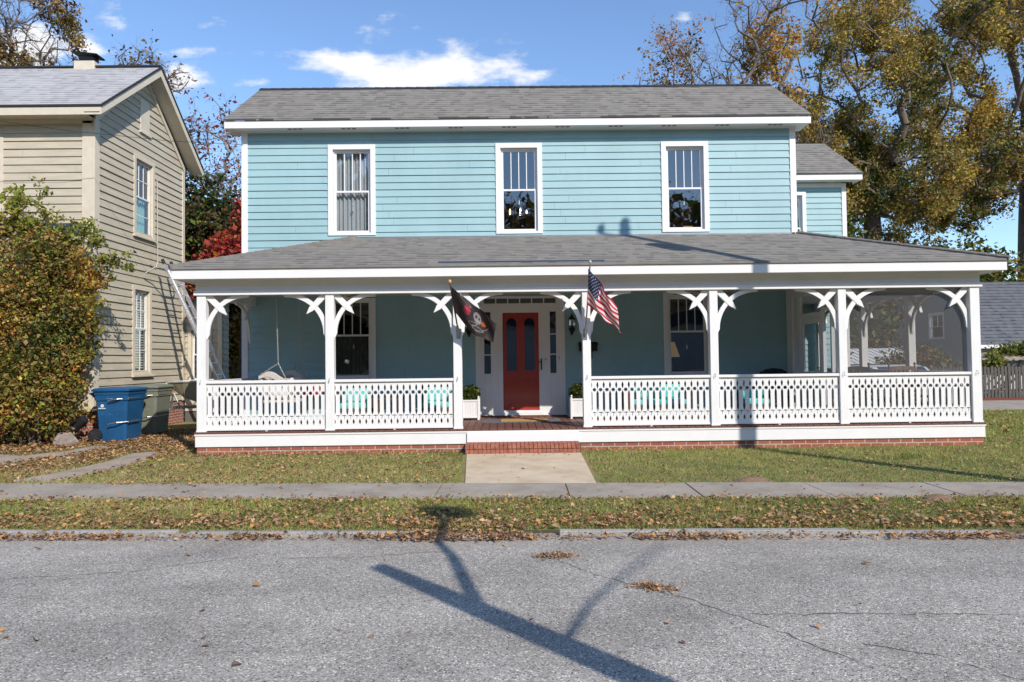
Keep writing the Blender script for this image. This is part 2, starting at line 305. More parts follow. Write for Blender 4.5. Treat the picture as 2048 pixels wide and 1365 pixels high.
def siding(name, m, parent, mp, a0, a1, z0, z1, openings=(), ex=.152, lim=None, out=.018):
    mb = MB(); nC = int(math.ceil((z1-z0)/ex)); rnd = random.Random(len(name)+int(a0*10))
    for c in range(nC):
        zb = z0+c*ex; zt = min(zb+ex, z1); oo = out*rnd.uniform(.85, 1.15)
        zs = sorted(set([zb, zt]+[z for op in openings for z in (op[2], op[3]) if zb+.003 < z < zt-.003]))
        for q in range(len(zs)-1):
            za, zc = zs[q], zs[q+1]; zm = (za+zc)/2
            lo0, hi0 = lim(za) if lim else (a0, a1); lo1, hi1 = lim(zc) if lim else (a0, a1)
            if hi0-lo0 < .02: continue
            iv = [(lo0, hi0, lo1, hi1)]
            for op in openings:
                if op[2]-1e-4 <= zm <= op[3]+1e-4:
                    nv = []
                    for (p0, p1, q0, q1) in iv:
                        if op[1] <= p0 or op[0] >= p1: nv.append((p0, p1, q0, q1)); continue
                        if op[0] > p0: nv.append((p0, op[0], q0, op[0]))
                        if op[1] < p1: nv.append((op[1], p1, op[1], q1))
                    iv = nv
            oa = oo*(1-(za-zb)/ex)+.001; oc = oo*(1-(zc-zb)/ex)+.001
            if not lim and za == zb and a1-a0 > 3:
                nv = []; xj = a0+rnd.uniform(.6, 3.6)
                for (p0, p1, q0, q1) in iv:
                    while xj < p0: xj += 3.66
                    if p0+.1 < xj < p1-.1: nv += [(p0, xj-.0015, q0, xj-.0015), (xj+.0015, p1, xj+.0015, q1)]; xj += 3.66
                    else: nv.append((p0, p1, q0, q1))
                iv = nv
            for (p0, p1, q0, q1) in iv:
                oa = oo*(1-(za-zb)/ex)*rnd.uniform(.9, 1.12)+.001
                mb.face([mp(p0, oa, za), mp(p1, oa, za), mp(q1, oc, zc), mp(q0, oc, zc)])
                if za == zb: mb.face([mp(p0, .0, za), mp(p1, .0, za), mp(p1, oa, za), mp(p0, oa, za)])
    return mb.build(name, m, parent)
def mbox(mb, mp, a0, a1, o0, o1, z0, z1, m=0):
    return mb.prism([(a0, z0), (a1, z0), (a1, z1), (a0, z1)], lambda p, q, t: mp(p, t, q), o0, o1, m)
def window(parent, mp, a0, a1, z0, z1, zm, trim=.10, mullions=3, mtrim='white', lower=0, rails=0, curtain=None, sill=False, glass='glass'):
    mb = MB(); P = .034
    mbox(mb, mp, a0, a0+trim, -.02, P, z0, z1); mbox(mb, mp, a1-trim, a1, -.02, P, z0, z1)
    mbox(mb, mp, a0+trim, a1-trim, -.02, P, z1-trim, z1); mbox(mb, mp, a0+trim, a1-trim, -.02, P, z0, z0+trim*.55)
    if sill: mbox(mb, mp, a0-.04, a1+.04, .001, .08, z0-.05, z0-.002)
    # jamb liner
    b0, b1, c0, c1 = a0+trim, a1-trim, z0+trim*.55, z1-trim
    mbox(mb, mp, b0, b0+.02, -.09, -.021, c0, c1); mbox(mb, mp, b1-.02, b1, -.09, -.021, c0, c1); mbox(mb, mp, b0+.02, b1-.02, -.09, -.021, c1-.02, c1)
    w = mb.build('window', mtrim, parent, bevel=.004)
    for nm, s0, s1, dep in (('lower_sash', c0, zm+.02, -.03), ('upper_sash', zm-.02, c1-.02, -.055)):
        t = MB(); e0, e1 = b0+.021, b1-.021; st = .04
        mbox(t, mp, e0, e0+st, dep-.022, dep, s0, s1); mbox(t, mp, e1-st, e1, dep-.022, dep, s0, s1)
        mbox(t, mp, e0+st, e1-st, dep-.022, dep, s0, s0+(st*1.3 if nm[0] == 'l' else st)); mbox(t, mp, e0+st, e1-st, dep-.022, dep, s1-st, s1)
        t.build(nm, mtrim if mtrim != 'cream' else 'white', w, bevel=.002)
        nm_m = mullions if nm[0] == 'u' else lower
        if nm_m or rails:
            t = MB()
            for k in range(nm_m):
                xx = e0+st+(e1-e0-2*st)*(k+1)/(nm_m+1); mbox(t, mp, xx-.009, xx+.009, dep-.016, dep-.003, s0+st, s1-st)
            for k in range(rails):
                zz = s0+st+(s1-s0-2*st)*(k+1)/(rails+1); mbox(t, mp, e0+st, e1-st, dep-.015, dep-.004, zz-.009, zz+.009)
            t.build('muntin', 'white', w)
        t = MB(); t.face([mp(e0+st-.005, dep-.018, s0+st-.005), mp(e1-st+.005, dep-.018, s0+st-.005), mp(e1-st+.005, dep-.018, s1-st+.005), mp(e0+st-.005, dep-.018, s1-st+.005)])
        t.build('glass_pane', glass, w)
    if curtain:
        mb = MB(); n = 60; segs = curtain[1]
        for (p0, p1, q0, q1) in segs:
            for k in range(n):
                ta, tb = k/n, (k+1)/n
                def cc(tt, z): 
                    lo = p0 if z > (z0+z1)/2 else p0; return lo+(p1-p0)*tt
                oa = -.16+.025*math.sin(ta*(p1-p0)*70)+.01*math.sin(ta*31); ob = -.16+.025*math.sin(tb*(p1-p0)*70)+.01*math.sin(tb*31)
                mb.face([mp(cc(ta, q0), oa, q0), mp(cc(tb, q0), ob, q0), mp(cc(tb, q1), ob, q1), mp(cc(ta, q1), oa, q1)])
        mb.build('curtain', curtain[0], w, smooth=True)
    return w
def curve_poly(name, outlines, fn, d0, d1, m, parent):
    """flat cut-out with holes: fill a 2-D curve, extrude, map (u,v,depth) with fn"""
    cu = bpy.data.curves.new('tmp', 'CURVE'); cu.dimensions = '2D'; cu.fill_mode = 'BOTH'; cu.extrude = .5
    for ol in outlines:
        sp = cu.splines.new('POLY'); sp.points.add(len(ol)-1); sp.use_cyclic_u = True
        for i, (a, b) in enumerate(ol): sp.points[i].co = (a, b, 0, 1)
    ob = bpy.data.objects.new('tmp', cu); COL.objects.link(ob); bpy.context.view_layer.update()
    me = bpy.data.meshes.new_from_object(ob.evaluated_get(bpy.context.evaluated_depsgraph_get()))
    bpy.data.objects.remove(ob); bpy.data.curves.remove(cu)
    off = worldloc(parent) if parent is not None else Vector((0, 0, 0))
    for v in me.vertices: v.co = Vector(fn(v.co.x, v.co.y, d0+(d1-d0)*(v.co.z+.5)))-off
    me.name = name; me.materials.clear(); me.materials.append(K[m] if isinstance(m, str) else m); me.update()
    o = bpy.data.objects.new(name, me); COL.objects.link(o); o.parent = parent
    return o
def quads(name, C, size, mats, parent=None, aspect=1.7, normals=None, cluster=None, flat=0, rng=RNG, bend=.25):
    """many leaf-sized bent diamonds around centres C"""
    n = len(C); C = np.asarray(C, float)
    nr = rng.normal(size=(n, 3)); 
    if flat: nr[:, 2] = np.abs(nr[:, 2])+flat
    nr /= np.linalg.norm(nr, axis=1)[:, None]
    a = np.cross(nr, rng.normal(size=(n, 3))); a /= np.linalg.norm(a, axis=1)[:, None]; b = np.cross(nr, a)
    s = (np.asarray(size)*np.clip(np.exp(rng.normal(0, .38, n)), .45, 2.1))[:, None]
    V = np.empty((n, 4, 3)); V[:, 0] = C-a*s*aspect/2; V[:, 1] = C+b*s/2+nr*s*bend-a*s*.1; V[:, 2] = C+a*s*aspect/2; V[:, 3] = C-b*s/2+nr*s*bend-a*s*.1
    off = np.array(worldloc(parent)) if parent is not None else np.zeros(3)
    V = (V-off).reshape(-1, 3)
    me = bpy.data.meshes.new(name); me.vertices.add(4*n); me.vertices.foreach_set('co', V.ravel())
    me.loops.add(4*n); me.loops.foreach_set('vertex_index', np.arange(4*n, dtype=np.int32)); me.polygons.add(n)
    me.polygons.foreach_set('loop_start', np.arange(0, 4*n, 4, dtype=np.int32)); me.polygons.foreach_set('loop_total', np.full(n, 4, dtype=np.int32))
    for m in mats: me.materials.append(m)
    if cluster is None: cluster = rng.integers(0, len(mats), n)
    me.polygons.foreach_set('material_index', np.asarray(cluster, dtype=np.int32)); me.update(); me.validate()
    o = bpy.data.objects.new(name, me); COL.objects.link(o); o.parent = parent
    return o
def fastmesh(name, V, nper, mats, idx, parent=None):
    n = len(V)//nper; me = bpy.data.meshes.new(name); me.vertices.add(len(V)); me.vertices.foreach_set('co', np.asarray(V, float).ravel())
    me.loops.add(len(V)); me.loops.foreach_set('vertex_index', np.arange(len(V), dtype=np.int32)); me.polygons.add(n)
    me.polygons.foreach_set('loop_start', np.arange(0, len(V), nper, dtype=np.int32)); me.polygons.foreach_set('loop_total', np.full(n, nper, dtype=np.int32))
    for m in mats: me.materials.append(m)
    me.polygons.foreach_set('material_index', np.asarray(idx, dtype=np.int32)); me.update(); me.validate()
    o = bpy.data.objects.new(name, me); COL.objects.link(o); o.parent = parent; return o
def smooth_noise(P, seed, sc):
    r = np.random.default_rng(seed); v = np.zeros(len(P))
    for k in range(6):
        w = r.normal(size=3)*sc*(1+.6*k); v += np.sin(P @ w + r.uniform(0, 6.28))/(1+.5*k)
    return v/2.2
def tree(name, label, cat, base, blobs, pal, nleaf, leaf=.12, r0=.3, natt=260, trunk_top=None, group=None, bark='bark', tip=.012, gap=.0, seed=1, spread=.55, step=.55, twig=1.0, parts=('trunk', 'crown'), lean=0):
    """blobs: list of (centre, radii, weight). Skeleton grows from the trunk to points spread through the blobs, leaves sit on the twigs."""
    rg = np.random.default_rng(seed); root = empty(name, base, label, cat, group)
    bx = np.array(base, float); blobs = [(np.array(c, float), np.array(q, float), w) for c, q, w in blobs]
    W_ = np.array([b[2] for b in blobs], float); W_ /= W_.sum()
    att = []
    for k in range(natt):
        c, q, _ = blobs[rg.choice(len(blobs), p=W_)]; d = rg.normal(size=3); d /= np.linalg.norm(d); att.append(c+d*q*rg.uniform(.25, 1)**.5)
    att = np.array(att); cm = np.average([b[0] for b in blobs], axis=0, weights=W_)
    top = np.array(trunk_top, float) if trunk_top is not None else np.array([cm[0], cm[1], (att[:, 2].min()*.6+cm[2]*.4)])
    nodes = [bx+0]; par = [-1]; nt_ = max(3, int(np.linalg.norm(top-bx)/step))
    for k in range(1, nt_+1):
        t = k/nt_; p = bx*(1-t)+top*t; p = p+np.array([math.sin(t*3.1+seed), math.cos(t*2.3+seed), 0])*.12*math.sin(t*math.pi); nodes.append(p); par.append(len(nodes)-2)
    first = max(1, int(nt_*.45))
    nd = np.array(nodes); order = np.argsort(np.linalg.norm(att-top, axis=1)); ends = []
    plen = list(np.linspace(0, np.linalg.norm(top-bx), nt_+1))
    for ai in order:
        p = att[ai]; dd = np.linalg.norm(nd-p, axis=1)+.22*np.array(plen); dd[:first] += 50; dd += np.maximum(0, nd[:, 2]-p[2]-.3)*.7
        j = int(np.argmin(dd)); a = nd[j]; dist = np.linalg.norm(p-a); ns_ = max(1, int(dist/step)); prev = j; new = []
        dirp = (nd[j]-nd[par[j]]) if par[j] >= 0 else np.array([0, 0, 1.]); dirp = dirp/(np.linalg.norm(dirp)+1e-6)
        ctrl = a+dirp*dist*.35+np.array([0, 0, .06*dist])
        for k in range(1, ns_+1):
            t = k/ns_; q = a*(1-t)**2+2*ctrl*t*(1-t)+p*t*t+rg.normal(size=3)*.05*step*(k < ns_)*2
            new.append(q); par.append(prev); prev = len(nd)+len(new)-1; plen.append(plen[par[-1]]+dist/ns_)
        nd = np.vstack([nd, new]); ends.append(len(nd)-1)
    n = len(nd); cnt = np.zeros(n)
    for e in ends: cnt[e] += 1
    for k in range(n-1, 0, -1): cnt[par[k]] += cnt[k] if cnt[k] > 0 else 0
    rad = tip+(r0-tip)*(np.maximum(cnt, 0)/max(cnt[0], 1))**.52
    V = []; Fc = []
    def seg(p, q, ra, rb, sides):
        d = q-p; L_ = np.linalg.norm(d)
        if L_ < 1e-5: return
        d = d/L_; a = np.cross(d, [0, 0, 1.] if abs(d[2]) < .9 else [1., 0, 0]); a /= np.linalg.norm(a); b = np.cross(d, a); i = len(V)
        for c, rr in ((p, ra), (q, rb)):
            for s in range(sides): w = 2*math.pi*s/sides; V.append(c+(a*math.cos(w)+b*math.sin(w))*rr)
        for s in range(sides): s2 = (s+1) % sides; Fc.append((i+s, i+s2, i+sides+s2, i+sides+s))
    for k in range(1, n):
        rp = rad[par[k]] if par[k] > 0 else rad[0]*1.0
        rp = min(rp, rad[k]*1.35)
        if k <= nt_: rp = rad[par[k]] * (1.35 if par[k] == 0 else 1)
        seg(nd[par[k]], nd[k], rp, rad[k], 10 if rad[k] > .12 else (6 if rad[k] > .035 else 4))
    # fine twigs
    tw = []
    for e in ends:
        for _ in range(int(4*twig)):
            d = rg.normal(size=3); d /= np.linalg.norm(d); d[2] += .35; j = e if rg.random() < .6 else par[e]
            p = nd[j]; L_ = rg.uniform(.35, 1.0)*spread*1.3; q = p+d*L_; mid = (p+q)/2+rg.normal(size=3)*.06*L_
            seg(p, mid, tip*.8, tip*.6, 3); seg(mid, q, tip*.6, tip*.35, 3); tw += [mid, q]
            if twig >= 1:
                q2 = mid+(d+rg.normal(size=3)*.8)*L_*.45; seg(mid, q2, tip*.5, tip*.3, 3); tw.append(q2)
    me = bpy.data.meshes.new(parts[0]); me.from_pydata([tuple(v-bx) for v in V], [], Fc); me.materials.append(K[bark]); me.polygons.foreach_set('use_smooth', [True]*len(Fc)); me.update()
    t = bpy.data.objects.new(parts[0], me); COL.objects.link(t); t.parent = root
    if nleaf:
        tw = np.array(tw); keep = smooth_noise(tw, seed+5, .9) > (gap*1.6-1.2); tw = tw[keep] if keep.sum() > 10 else tw
        ix = rg.integers(0, len(tw), nleaf); C = tw[ix]+rg.normal(size=(nleaf, 3))*spread*.30
        tone = smooth_noise(C, seed+9, .55)+rg.normal(size=nleaf)*.45+(C[:, 2]-cm[2])/ (np.ptp(C[:, 2])+.1)*.5
        q = np.clip(((tone+1.5)/3*len(pal)).astype(int), 0, len(pal)-1)
        quads(parts[1], C, leaf, [LF[x] for x in pal], root, cluster=q, rng=rg)
    return root

# ================================================================== GROUND
CB = lambda x: -5.53-.05*x          # back of the kerb
def groundmat(name, cols, sc, bump=.5, fine=40):
    m = bpy.data.materials.new(name); m.use_nodes = True; t = m.node_tree; b = t.nodes['Principled BSDF']; b.inputs['Roughness'].default_value = .9; b.inputs['Specular IOR Level'].default_value = .15
    tcn = t.nodes.new('ShaderNodeTexCoord'); n = t.nodes.new('ShaderNodeTexNoise'); n.inputs['Scale'].default_value = sc; n.inputs['Detail'].default_value = 9; n.inputs['Roughness'].default_value = .7
    t.links.new(tcn.outputs['Object'], n.inputs['Vector']); cr = t.nodes.new('ShaderNodeValToRGB'); t.links.new(n.outputs[0], cr.inputs[0])
    e = cr.color_ramp.elements; e[0].position = .32; e[0].color = (*cols[0], 1); e[1].position = .68; e[1].color = (*cols[-1], 1)
    for i, c in enumerate(cols[1:-1]): q = e.new(.32+.36*(i+1)/(len(cols)-1)); q.color = (*c, 1)
    n2 = t.nodes.new('ShaderNodeTexNoise'); n2.inputs['Scale'].default_value = fine; n2.inputs['Detail'].default_value = 5; n2.inputs['Roughness'].default_value = .8; t.links.new(tcn.outputs['Object'], n2.inputs['Vector'])
    mrn = t.nodes.new('ShaderNodeMapRange'); t.links.new(n2.outputs[0], mrn.inputs[0]); mrn.inputs[1].default_value = .3; mrn.inputs[2].default_value = .7; mrn.inputs[3].default_value = .6; mrn.inputs[4].default_value = 1.35
    mu = t.nodes.new('ShaderNodeMix'); mu.data_type = 'RGBA'; mu.blend_type = 'MULTIPLY'; mu.inputs[0].default_value = 1; t.links.new(cr.outputs[0], mu.inputs[6]); t.links.new(mrn.outputs[0], mu.inputs[7]); t.links.new(mu.outputs[2], b.inputs['Base Color'])
    bp = t.nodes.new('ShaderNodeBump'); bp.inputs['Strength'].default_value = bump; bp.inputs['Distance'].default_value = .03; t.links.new(n2.outputs[0], bp.inputs['Height']); t.links.new(bp.outputs[0], b.inputs['Normal'])
    return m
K['lawn'] = groundmat('lawn_soil_grass', ((.14, .145, .05), (.20, .19, .07), (.28, .23, .10), (.20, .195, .06)), 1.3)
K['walk'] = groundmat('old_concrete', ((.25, .21, .17), (.33, .285, .235), (.38, .335, .28)), 1.7, .25, 90)
K['path'] = groundmat('pale_concrete', ((.44, .33, .22), (.55, .44, .31), (.62, .51, .38)), 1.6, .2, 70)
K['drive'] = groundmat('worn_concrete', ((.26, .20, .15), (.36, .29, .23), (.40, .33, .27)), 2.2, .3, 60)
K['kerb'] = groundmat('kerb_stone', ((.27, .26, .245), (.40, .385, .36)), 3, .3, 60)
K['soil'] = groundmat('sandy_soil', ((.24, .15, .09), (.30, .20, .13)), 6, .8, 50)
# asphalt
m = bpy.data.materials.new('asphalt'); m.use_nodes = True; t = m.node_tree; b = t.nodes['Principled BSDF']; b.inputs['Roughness'].default_value = .85; b.inputs['Specular IOR Level'].default_value = .2
tcn = t.nodes.new('ShaderNodeTexCoord')
v1 = t.nodes.new('ShaderNodeTexVoronoi'); v1.inputs['Scale'].default_value = 115; t.links.new(tcn.outputs['Object'], v1.inputs['Vector'])
sp_ = t.nodes.new('ShaderNodeSeparateColor'); t.links.new(v1.outputs['Color'], sp_.inputs[0])
cr = t.nodes.new('ShaderNodeValToRGB'); t.links.new(sp_.outputs[0], cr.inputs[0]); e = cr.color_ramp.elements
e[0].position = 0; e[0].color = (.085, .077, .068, 1); e[1].position = 1; e[1].color = (.66, .60, .52, 1)
for pos, c in ((.12, .17), (.24, .265), (.78, .32), (.92, .44)): q = e.new(pos); q.color = (c*.97, c*.89, c*.785, 1)
n = t.nodes.new('ShaderNodeTexNoise'); n.inputs['Scale'].default_value = 1.1; n.inputs['Detail'].default_value = 8; n.inputs['Roughness'].default_value = .6; t.links.new(tcn.outputs['Object'], n.inputs['Vector'])
mrn = t.nodes.new('ShaderNodeMapRange'); t.links.new(n.outputs[0], mrn.inputs[0]); mrn.inputs[1].default_value = .3; mrn.inputs[2].default_value = .7; mrn.inputs[3].default_value = .80; mrn.inputs[4].default_value = 1.2
mu = t.nodes.new('ShaderNodeMix'); mu.data_type = 'RGBA'; mu.blend_type = 'MULTIPLY'; mu.inputs[0].default_value = 1; t.links.new(cr.outputs[0], mu.inputs[6]); t.links.new(mrn.outputs[0], mu.inputs[7]); t.links.new(mu.outputs[2], b.inputs['Base Color'])
def rn(ty, **k):
    q_ = t.nodes.new(ty)
    for a_, v_ in k.items(): q_.inputs[a_].default_value = v_
    return q_
def rm(op, a_, b_=None):
    q_ = t.nodes.new('ShaderNodeMath'); q_.operation = op
    for i_, v_ in enumerate((a_, b_)):
        if v_ is None: continue
        if isinstance(v_, (int, float)): q_.inputs[i_].default_value = v_
        else: t.links.new(v_, q_.inputs[i_])
    return q_.outputs[0]
def rmul(src, fac):
    q_ = t.nodes.new('ShaderNodeMix'); q_.data_type = 'RGBA'; q_.blend_type = 'MULTIPLY'; q_.inputs[0].default_value = 1; t.links.new(src, q_.inputs[6]); t.links.new(fac, q_.inputs[7]); return q_.outputs[2]
def rng_(src, a_, b_, c_, d_):
    q_ = t.nodes.new('ShaderNodeMapRange'); t.links.new(src, q_.inputs[0])
    for i_, v_ in enumerate((a_, b_, c_, d_)): q_.inputs[i_+1].default_value = v_
    return q_.outputs[0]
mpp = t.nodes.new('ShaderNodeMapping'); mpp.inputs['Scale'].default_value = (.22, 1, 1); t.links.new(tcn.outputs['Object'], mpp.inputs[0])
na = rn('ShaderNodeTexNoise', Scale=1.6, Detail=5.0, Roughness=.6); t.links.new(mpp.outputs[0], na.inputs['Vector'])
nb = rn('ShaderNodeTexNoise', Scale=.9, Detail=3.0); t.links.new(tcn.outputs['Object'], nb.inputs['Vector'])
nc = rn('ShaderNodeTexNoise', Scale=3.2, Detail=4.0, Roughness=.7); t.links.new(tcn.outputs['Object'], nc.inputs['Vector'])
cw = rmul(mu.outputs[2], rng_(na.outputs[0], .35, .65, .95, 1.2)); cw = rmul(cw, rng_(nc.outputs[0], .62, .74, 1.0, .74))
sy = t.nodes.new('ShaderNodeSeparateXYZ'); t.links.new(tcn.outputs['Object'], sy.inputs[0])
dk = rm('ADD', rm('ADD', sy.outputs[1], rm('MULTIPLY', sy.outputs[0], .05)), rm('MULTIPLY', nb.outputs[0], .7))
dm = t.nodes.new('ShaderNodeMix'); dm.data_type = 'RGBA'; t.links.new(rm('MULTIPLY', rng_(dk, -5.75, -5.25, 0, .55), rng_(nc.outputs[0], .35, .6, .3, 1.0)), dm.inputs[0]); t.links.new(cw, dm.inputs[6]); dm.inputs[7].default_value = (.36, .29, .22, 1)
t.links.new(dm.outputs[2], b.inputs['Base Color'])
bp = t.nodes.new('ShaderNodeBump'); bp.inputs['Strength'].default_value = .5; bp.inputs['Distance'].default_value = .006; t.links.new(v1.outputs['Distance'], bp.inputs['Height']); bp.invert = True; t.links.new(bp.outputs[0], b.inputs['Normal'])
K['asphalt'] = m
RZ = -.035
g = MB(); g.face([(-300, CB(-300), 0), (300, CB(300), 0), (300, 400, 0), (-300, 400, 0)]); tag(g.build('lawn', 'lawn'), kind='structure')
g = MB(); g.face([(-300, CB(-300)-9.2, 0), (300, CB(300)-9.2, 0), (300, -300, 0), (-300, -300, 0)]); tag(g.build('far_verge', 'lawn'), kind='structure')
g = MB(); g.face([(-300, CB(-300)-9.4, RZ), (300, CB(300)-9.4, RZ), (300, CB(300)+.02, RZ), (-300, CB(-300)+.02, RZ)]); road = tag(g.build('road', 'asphalt'), kind='structure')
K['crack'] = mat('crack_tar', (.13, .115, .10), .95, .4, 30); K['dust'] = mat('sandy_stain', (.30, .24, .18), .95, .35, 18)
def ribbon(name, pts, w, z, m, parent, seed=0):
    rr = random.Random(seed); P = []
    for k in range(len(pts)-1):
        a, b_ = Vector(pts[k]), Vector(pts[k+1]); n_ = max(2, int((b_-a).length/.05))
        for q in range(n_): P.append(a.lerp(b_, q/n_)+Vector((rr.gauss(0, .010), rr.gauss(0, .010))))
    P.append(Vector(pts[-1])); mb = MB(); prev = None
    for k, p in enumerate(P):
        d = (P[min(k+1, len(P)-1)]-P[max(0, k-1)]).normalized(); nn = Vector((-d.y, d.x))*w*rr.uniform(.05, .95)
        cur = ((p.x+nn.x, p.y+nn.y, z), (p.x-nn.x, p.y-nn.y, z))
        if prev: mb.face([prev[0], prev[1], cur[1], cur[0]])
        prev = cur
    return mb.build(name, m, parent)
ribbon('crack', [(.5, -5.75), (.42, -6.15), (.338, -6.3), (.62, -6.75), (.965, -7.1), (1.27, -7.4), (1.6, -7.9), (1.9, -8.4)], .006, RZ+.003, 'crack', road, 1)
ribbon('crack', [(1.5, -7.62), (1.97, -7.634), (2.6, -7.66), (3.4, -7.72), (4.5, -7.8)], .008, RZ+.003, 'crack', road, 2)
ribbon('crack', [(-6, -6.9), (-4.3, -6.75), (-3.0, -6.55), (-2.1, -6.1)], .005, RZ+.003, 'crack', road, 3)
ribbon('crack', [(2.0, -8.1), (2.3, -8.25), (2.7, -8.7)], .006, RZ+.003, 'crack', road, 4)
ribbon('sand_stain', [(-1.9, -6.2), (-1.3, -6.25), (-.8, -6.12), (-.55, -6.1)], .02, RZ+.003, 'dust', road, 5)
# sidewalk slabs
near = lambda x: -4.072-.055*x; far = lambda x: -3.14-.068*x
jx = [-13.2, -11.6, -10.1, -8.6, -7.05, -5.49, -3.9, -2.38, -.87, .71, 2.225, 3.69, 5.14, 6.7, 8.2, 9.7, 11.2, 12.7]
mb = MB(); rr = random.Random(3)
for k in range(len(jx)-1):
    a, b_ = jx[k]+.007, jx[k+1]-.007; z = .012+rr.uniform(0, .006)
    mb.prism([(a, near(a)), (b_, near(b_)), (b_+.02, far(b_)), (a+.02, far(a))], lambda p, q, t: (p, q, t), -.05, z)
tag(mb.build('sidewalk', 'walk', bevel=.004), kind='structure')
mb = MB(); mb.prism([(-.56, -3.10), (1.13, -3.21), (1.24, -.34), (-.70, -.34)], lambda p, q, t: (p, q, t), -.05, .014); tag(mb.build('front_path', 'path', bevel=.005), kind='structure')
def strip(pts, w, nm):
    mb = MB(); mb.prism([(x, y) for x, y in pts], lambda p, q, t: (p, q, t), -.02, .009); return tag(mb.build(nm, 'drive'), kind='structure')
strip([(-6.9, -2.45), (-6.3, -2.50), (-6.15, -1.9), (-6.0, -1.2), (-6.15, .1), (-6.4, .55), (-6.72, .4), (-6.6, -.6), (-6.66, -1.6)], 0, 'driveway_strip')
strip([(-8.9, -1.4), (-8.2, -.75), (-7.9, -.1), (-7.7, .45), (-7.75, 1.5), (-8.15, 1.55), (-8.2, .8), (-8.6, .2), (-9.6, .6)], 0, 'driveway_strip')
# kerb stones
x = -14.; rr = random.Random(5); mb = MB()
while x < 16:
    Ls = rr.uniform(.8, 1.5); a, b_ = x, x+Ls
    if rr.random() < .95 and not (-.75 < (a+b_)/2 < -.05):
        o_ = rr.uniform(-.012, .012)
        mb.prism([(a, CB(a)-.085+o_), (b_, CB(b_)-.085+o_), (b_, CB(b_)+o_), (a, CB(a)+o_)], lambda p, q, t: (p, q, t), -.2, .004+rr.uniform(-.006, .012))
    x += Ls+rr.uniform(.01, .12)
tag(mb.build('kerb', 'kerb', bevel=.008), kind='structure')
mb = MB(); mb.box(7.2, 60, 7.4, 11.3, -.02, .010); tag(mb.build('side_driveway', 'walk'), kind='structure')
mb = MB(); mb.box(7.2, 60, 11.45, 12.3, -.02, .03); tag(mb.build('mulch_bed', 'mulch'), kind='structure')
# soil mounds
def mound(x, y, rx, ry, h, label, group=None):
    mb = MB(); n = 14
    for k in range(4):
        r1, r2 = 1-k/4, 1-(k+1)/4; h1, h2 = h*(1-r1**2), h*(1-r2**2)
        for q in range(n):
            a, b2 = 2*math.pi*q/n, 2*math.pi*(q+1)/n
            mb.face([(x+rx*r1*math.cos(a), y+ry*r1*math.sin(a), h1), (x+rx*r1*math.cos(b2), y+ry*r1*math.sin(b2), h1), (x+rx*r2*math.cos(b2), y+ry*r2*math.sin(b2), h2+.001), (x+rx*r2*math.cos(a), y+ry*r2*math.sin(a), h2+.001)])
    return tag(mb.build('soil_mound', 'soil', smooth=True), label, 'mound', group)
mound(3.15, -3.2, .26, .18, .06, 'bare sandy soil mound at the lawn edge of the sidewalk'); mound(4.72, -4.5, .2, .16, .07, 'bare sandy soil mound in the grass verge')

# grass blades
def inpoly(px, py, poly):
    c = np.zeros(len(px), bool); n = len(poly)
    for i in range(n):
        (x0, y0), (x1, y1) = poly[i], poly[(i+1) % n]
        if y0 == y1: continue
        k = ((y0 > py) != (y1 > py)) & (px < (x1-x0)*(py-y0)/(y1-y0)+x0); c ^= k
    return c
EXC = [[(-.62, -3.3), (1.18, -3.4), (1.3, -.0), (-.78, -.0)], [(-9.0, -1.5), (-8.2, -.8), (-7.9, -.1), (-7.7, .45), (-7.7, 1.5), (-8.2, 1.6), (-8.2, .8), (-8.6, .25), (-9.6, .6)],
       [(-6.85, -2.45), (-6.3, -2.5), (-6.15, -1.9), (-6.0, -1.2), (-6.15, .1), (-6.4, .5), (-6.72, .3), (-6.6, -.6), (-6.66, -1.6)]]
def region_points(n, poly, rg):
    xs = [p[0] for p in poly]; ys = [p[1] for p in poly]; out = []
    while sum(map(len, out)) < n:
        px = rg.uniform(min(xs), max(xs), n); py = rg.uniform(min(ys), max(ys), n); ok = inpoly(px, py, poly)
        for e_ in (EXC if n != 135 else []): ok &= ~inpoly(px, py, e_)
        out.append(np.stack([px[ok], py[ok]], 1))
    return np.concatenate(out)[:n]
def blades(name, poly, n, h, seed, dry, w=.010, label='short green and yellow lawn grass'):
    rg = np.random.default_rng(seed); P = region_points(n, poly, rg); P3 = np.c_[P, np.zeros(n)]
    tone = smooth_noise(P3, seed, .9)+smooth_noise(P3, seed+1, 3.5)*.7; dryness = dry(P[:, 0], P[:, 1])
    hh = h*rg.uniform(.4, 1.3, n)*(1+.35*tone).clip(.5, 1.6); a = rg.uniform(0, 6.28, n); lean = rg.normal(size=(n, 2))*hh[:, None]*.55
    kp = (smooth_noise(P3, seed+17, 1.5)+rg.normal(size=n)*.35 < .75) | (P[:, 0] > 1.3)
    P3, P, tone, dryness, hh, a, lean = P3[kp], P[kp], tone[kp], dryness[kp], hh[kp], a[kp], lean[kp]; n = len(P3)
    tall = (smooth_noise(P3, seed+7, 2.2) > 1.0); hh = np.where(tall, hh*1.5, hh)
    V = np.empty((n, 3, 3)); V[:, 0] = P3; V[:, 1] = P3; V[:, 2] = P3
    V[:, 0, 0] -= np.cos(a)*w/2; V[:, 0, 1] -= np.sin(a)*w/2; V[:, 1, 0] += np.cos(a)*w/2; V[:, 1, 1] += np.sin(a)*w/2; V[:, 2, :2] += lean; V[:, 2, 2] += hh
    pr = tone*.35+dryness-.75*tall+rg.normal(size=n)*.5
    idx = np.where(pr < -.35, 1, np.where(pr < .15, 0, np.where(pr < .5, 4, np.where(pr < 1.0, 2, 3))))
    o = fastmesh(name, V.reshape(-1, 3), 3, GR, idx); return tag(o, label, 'grass', kind='stuff')
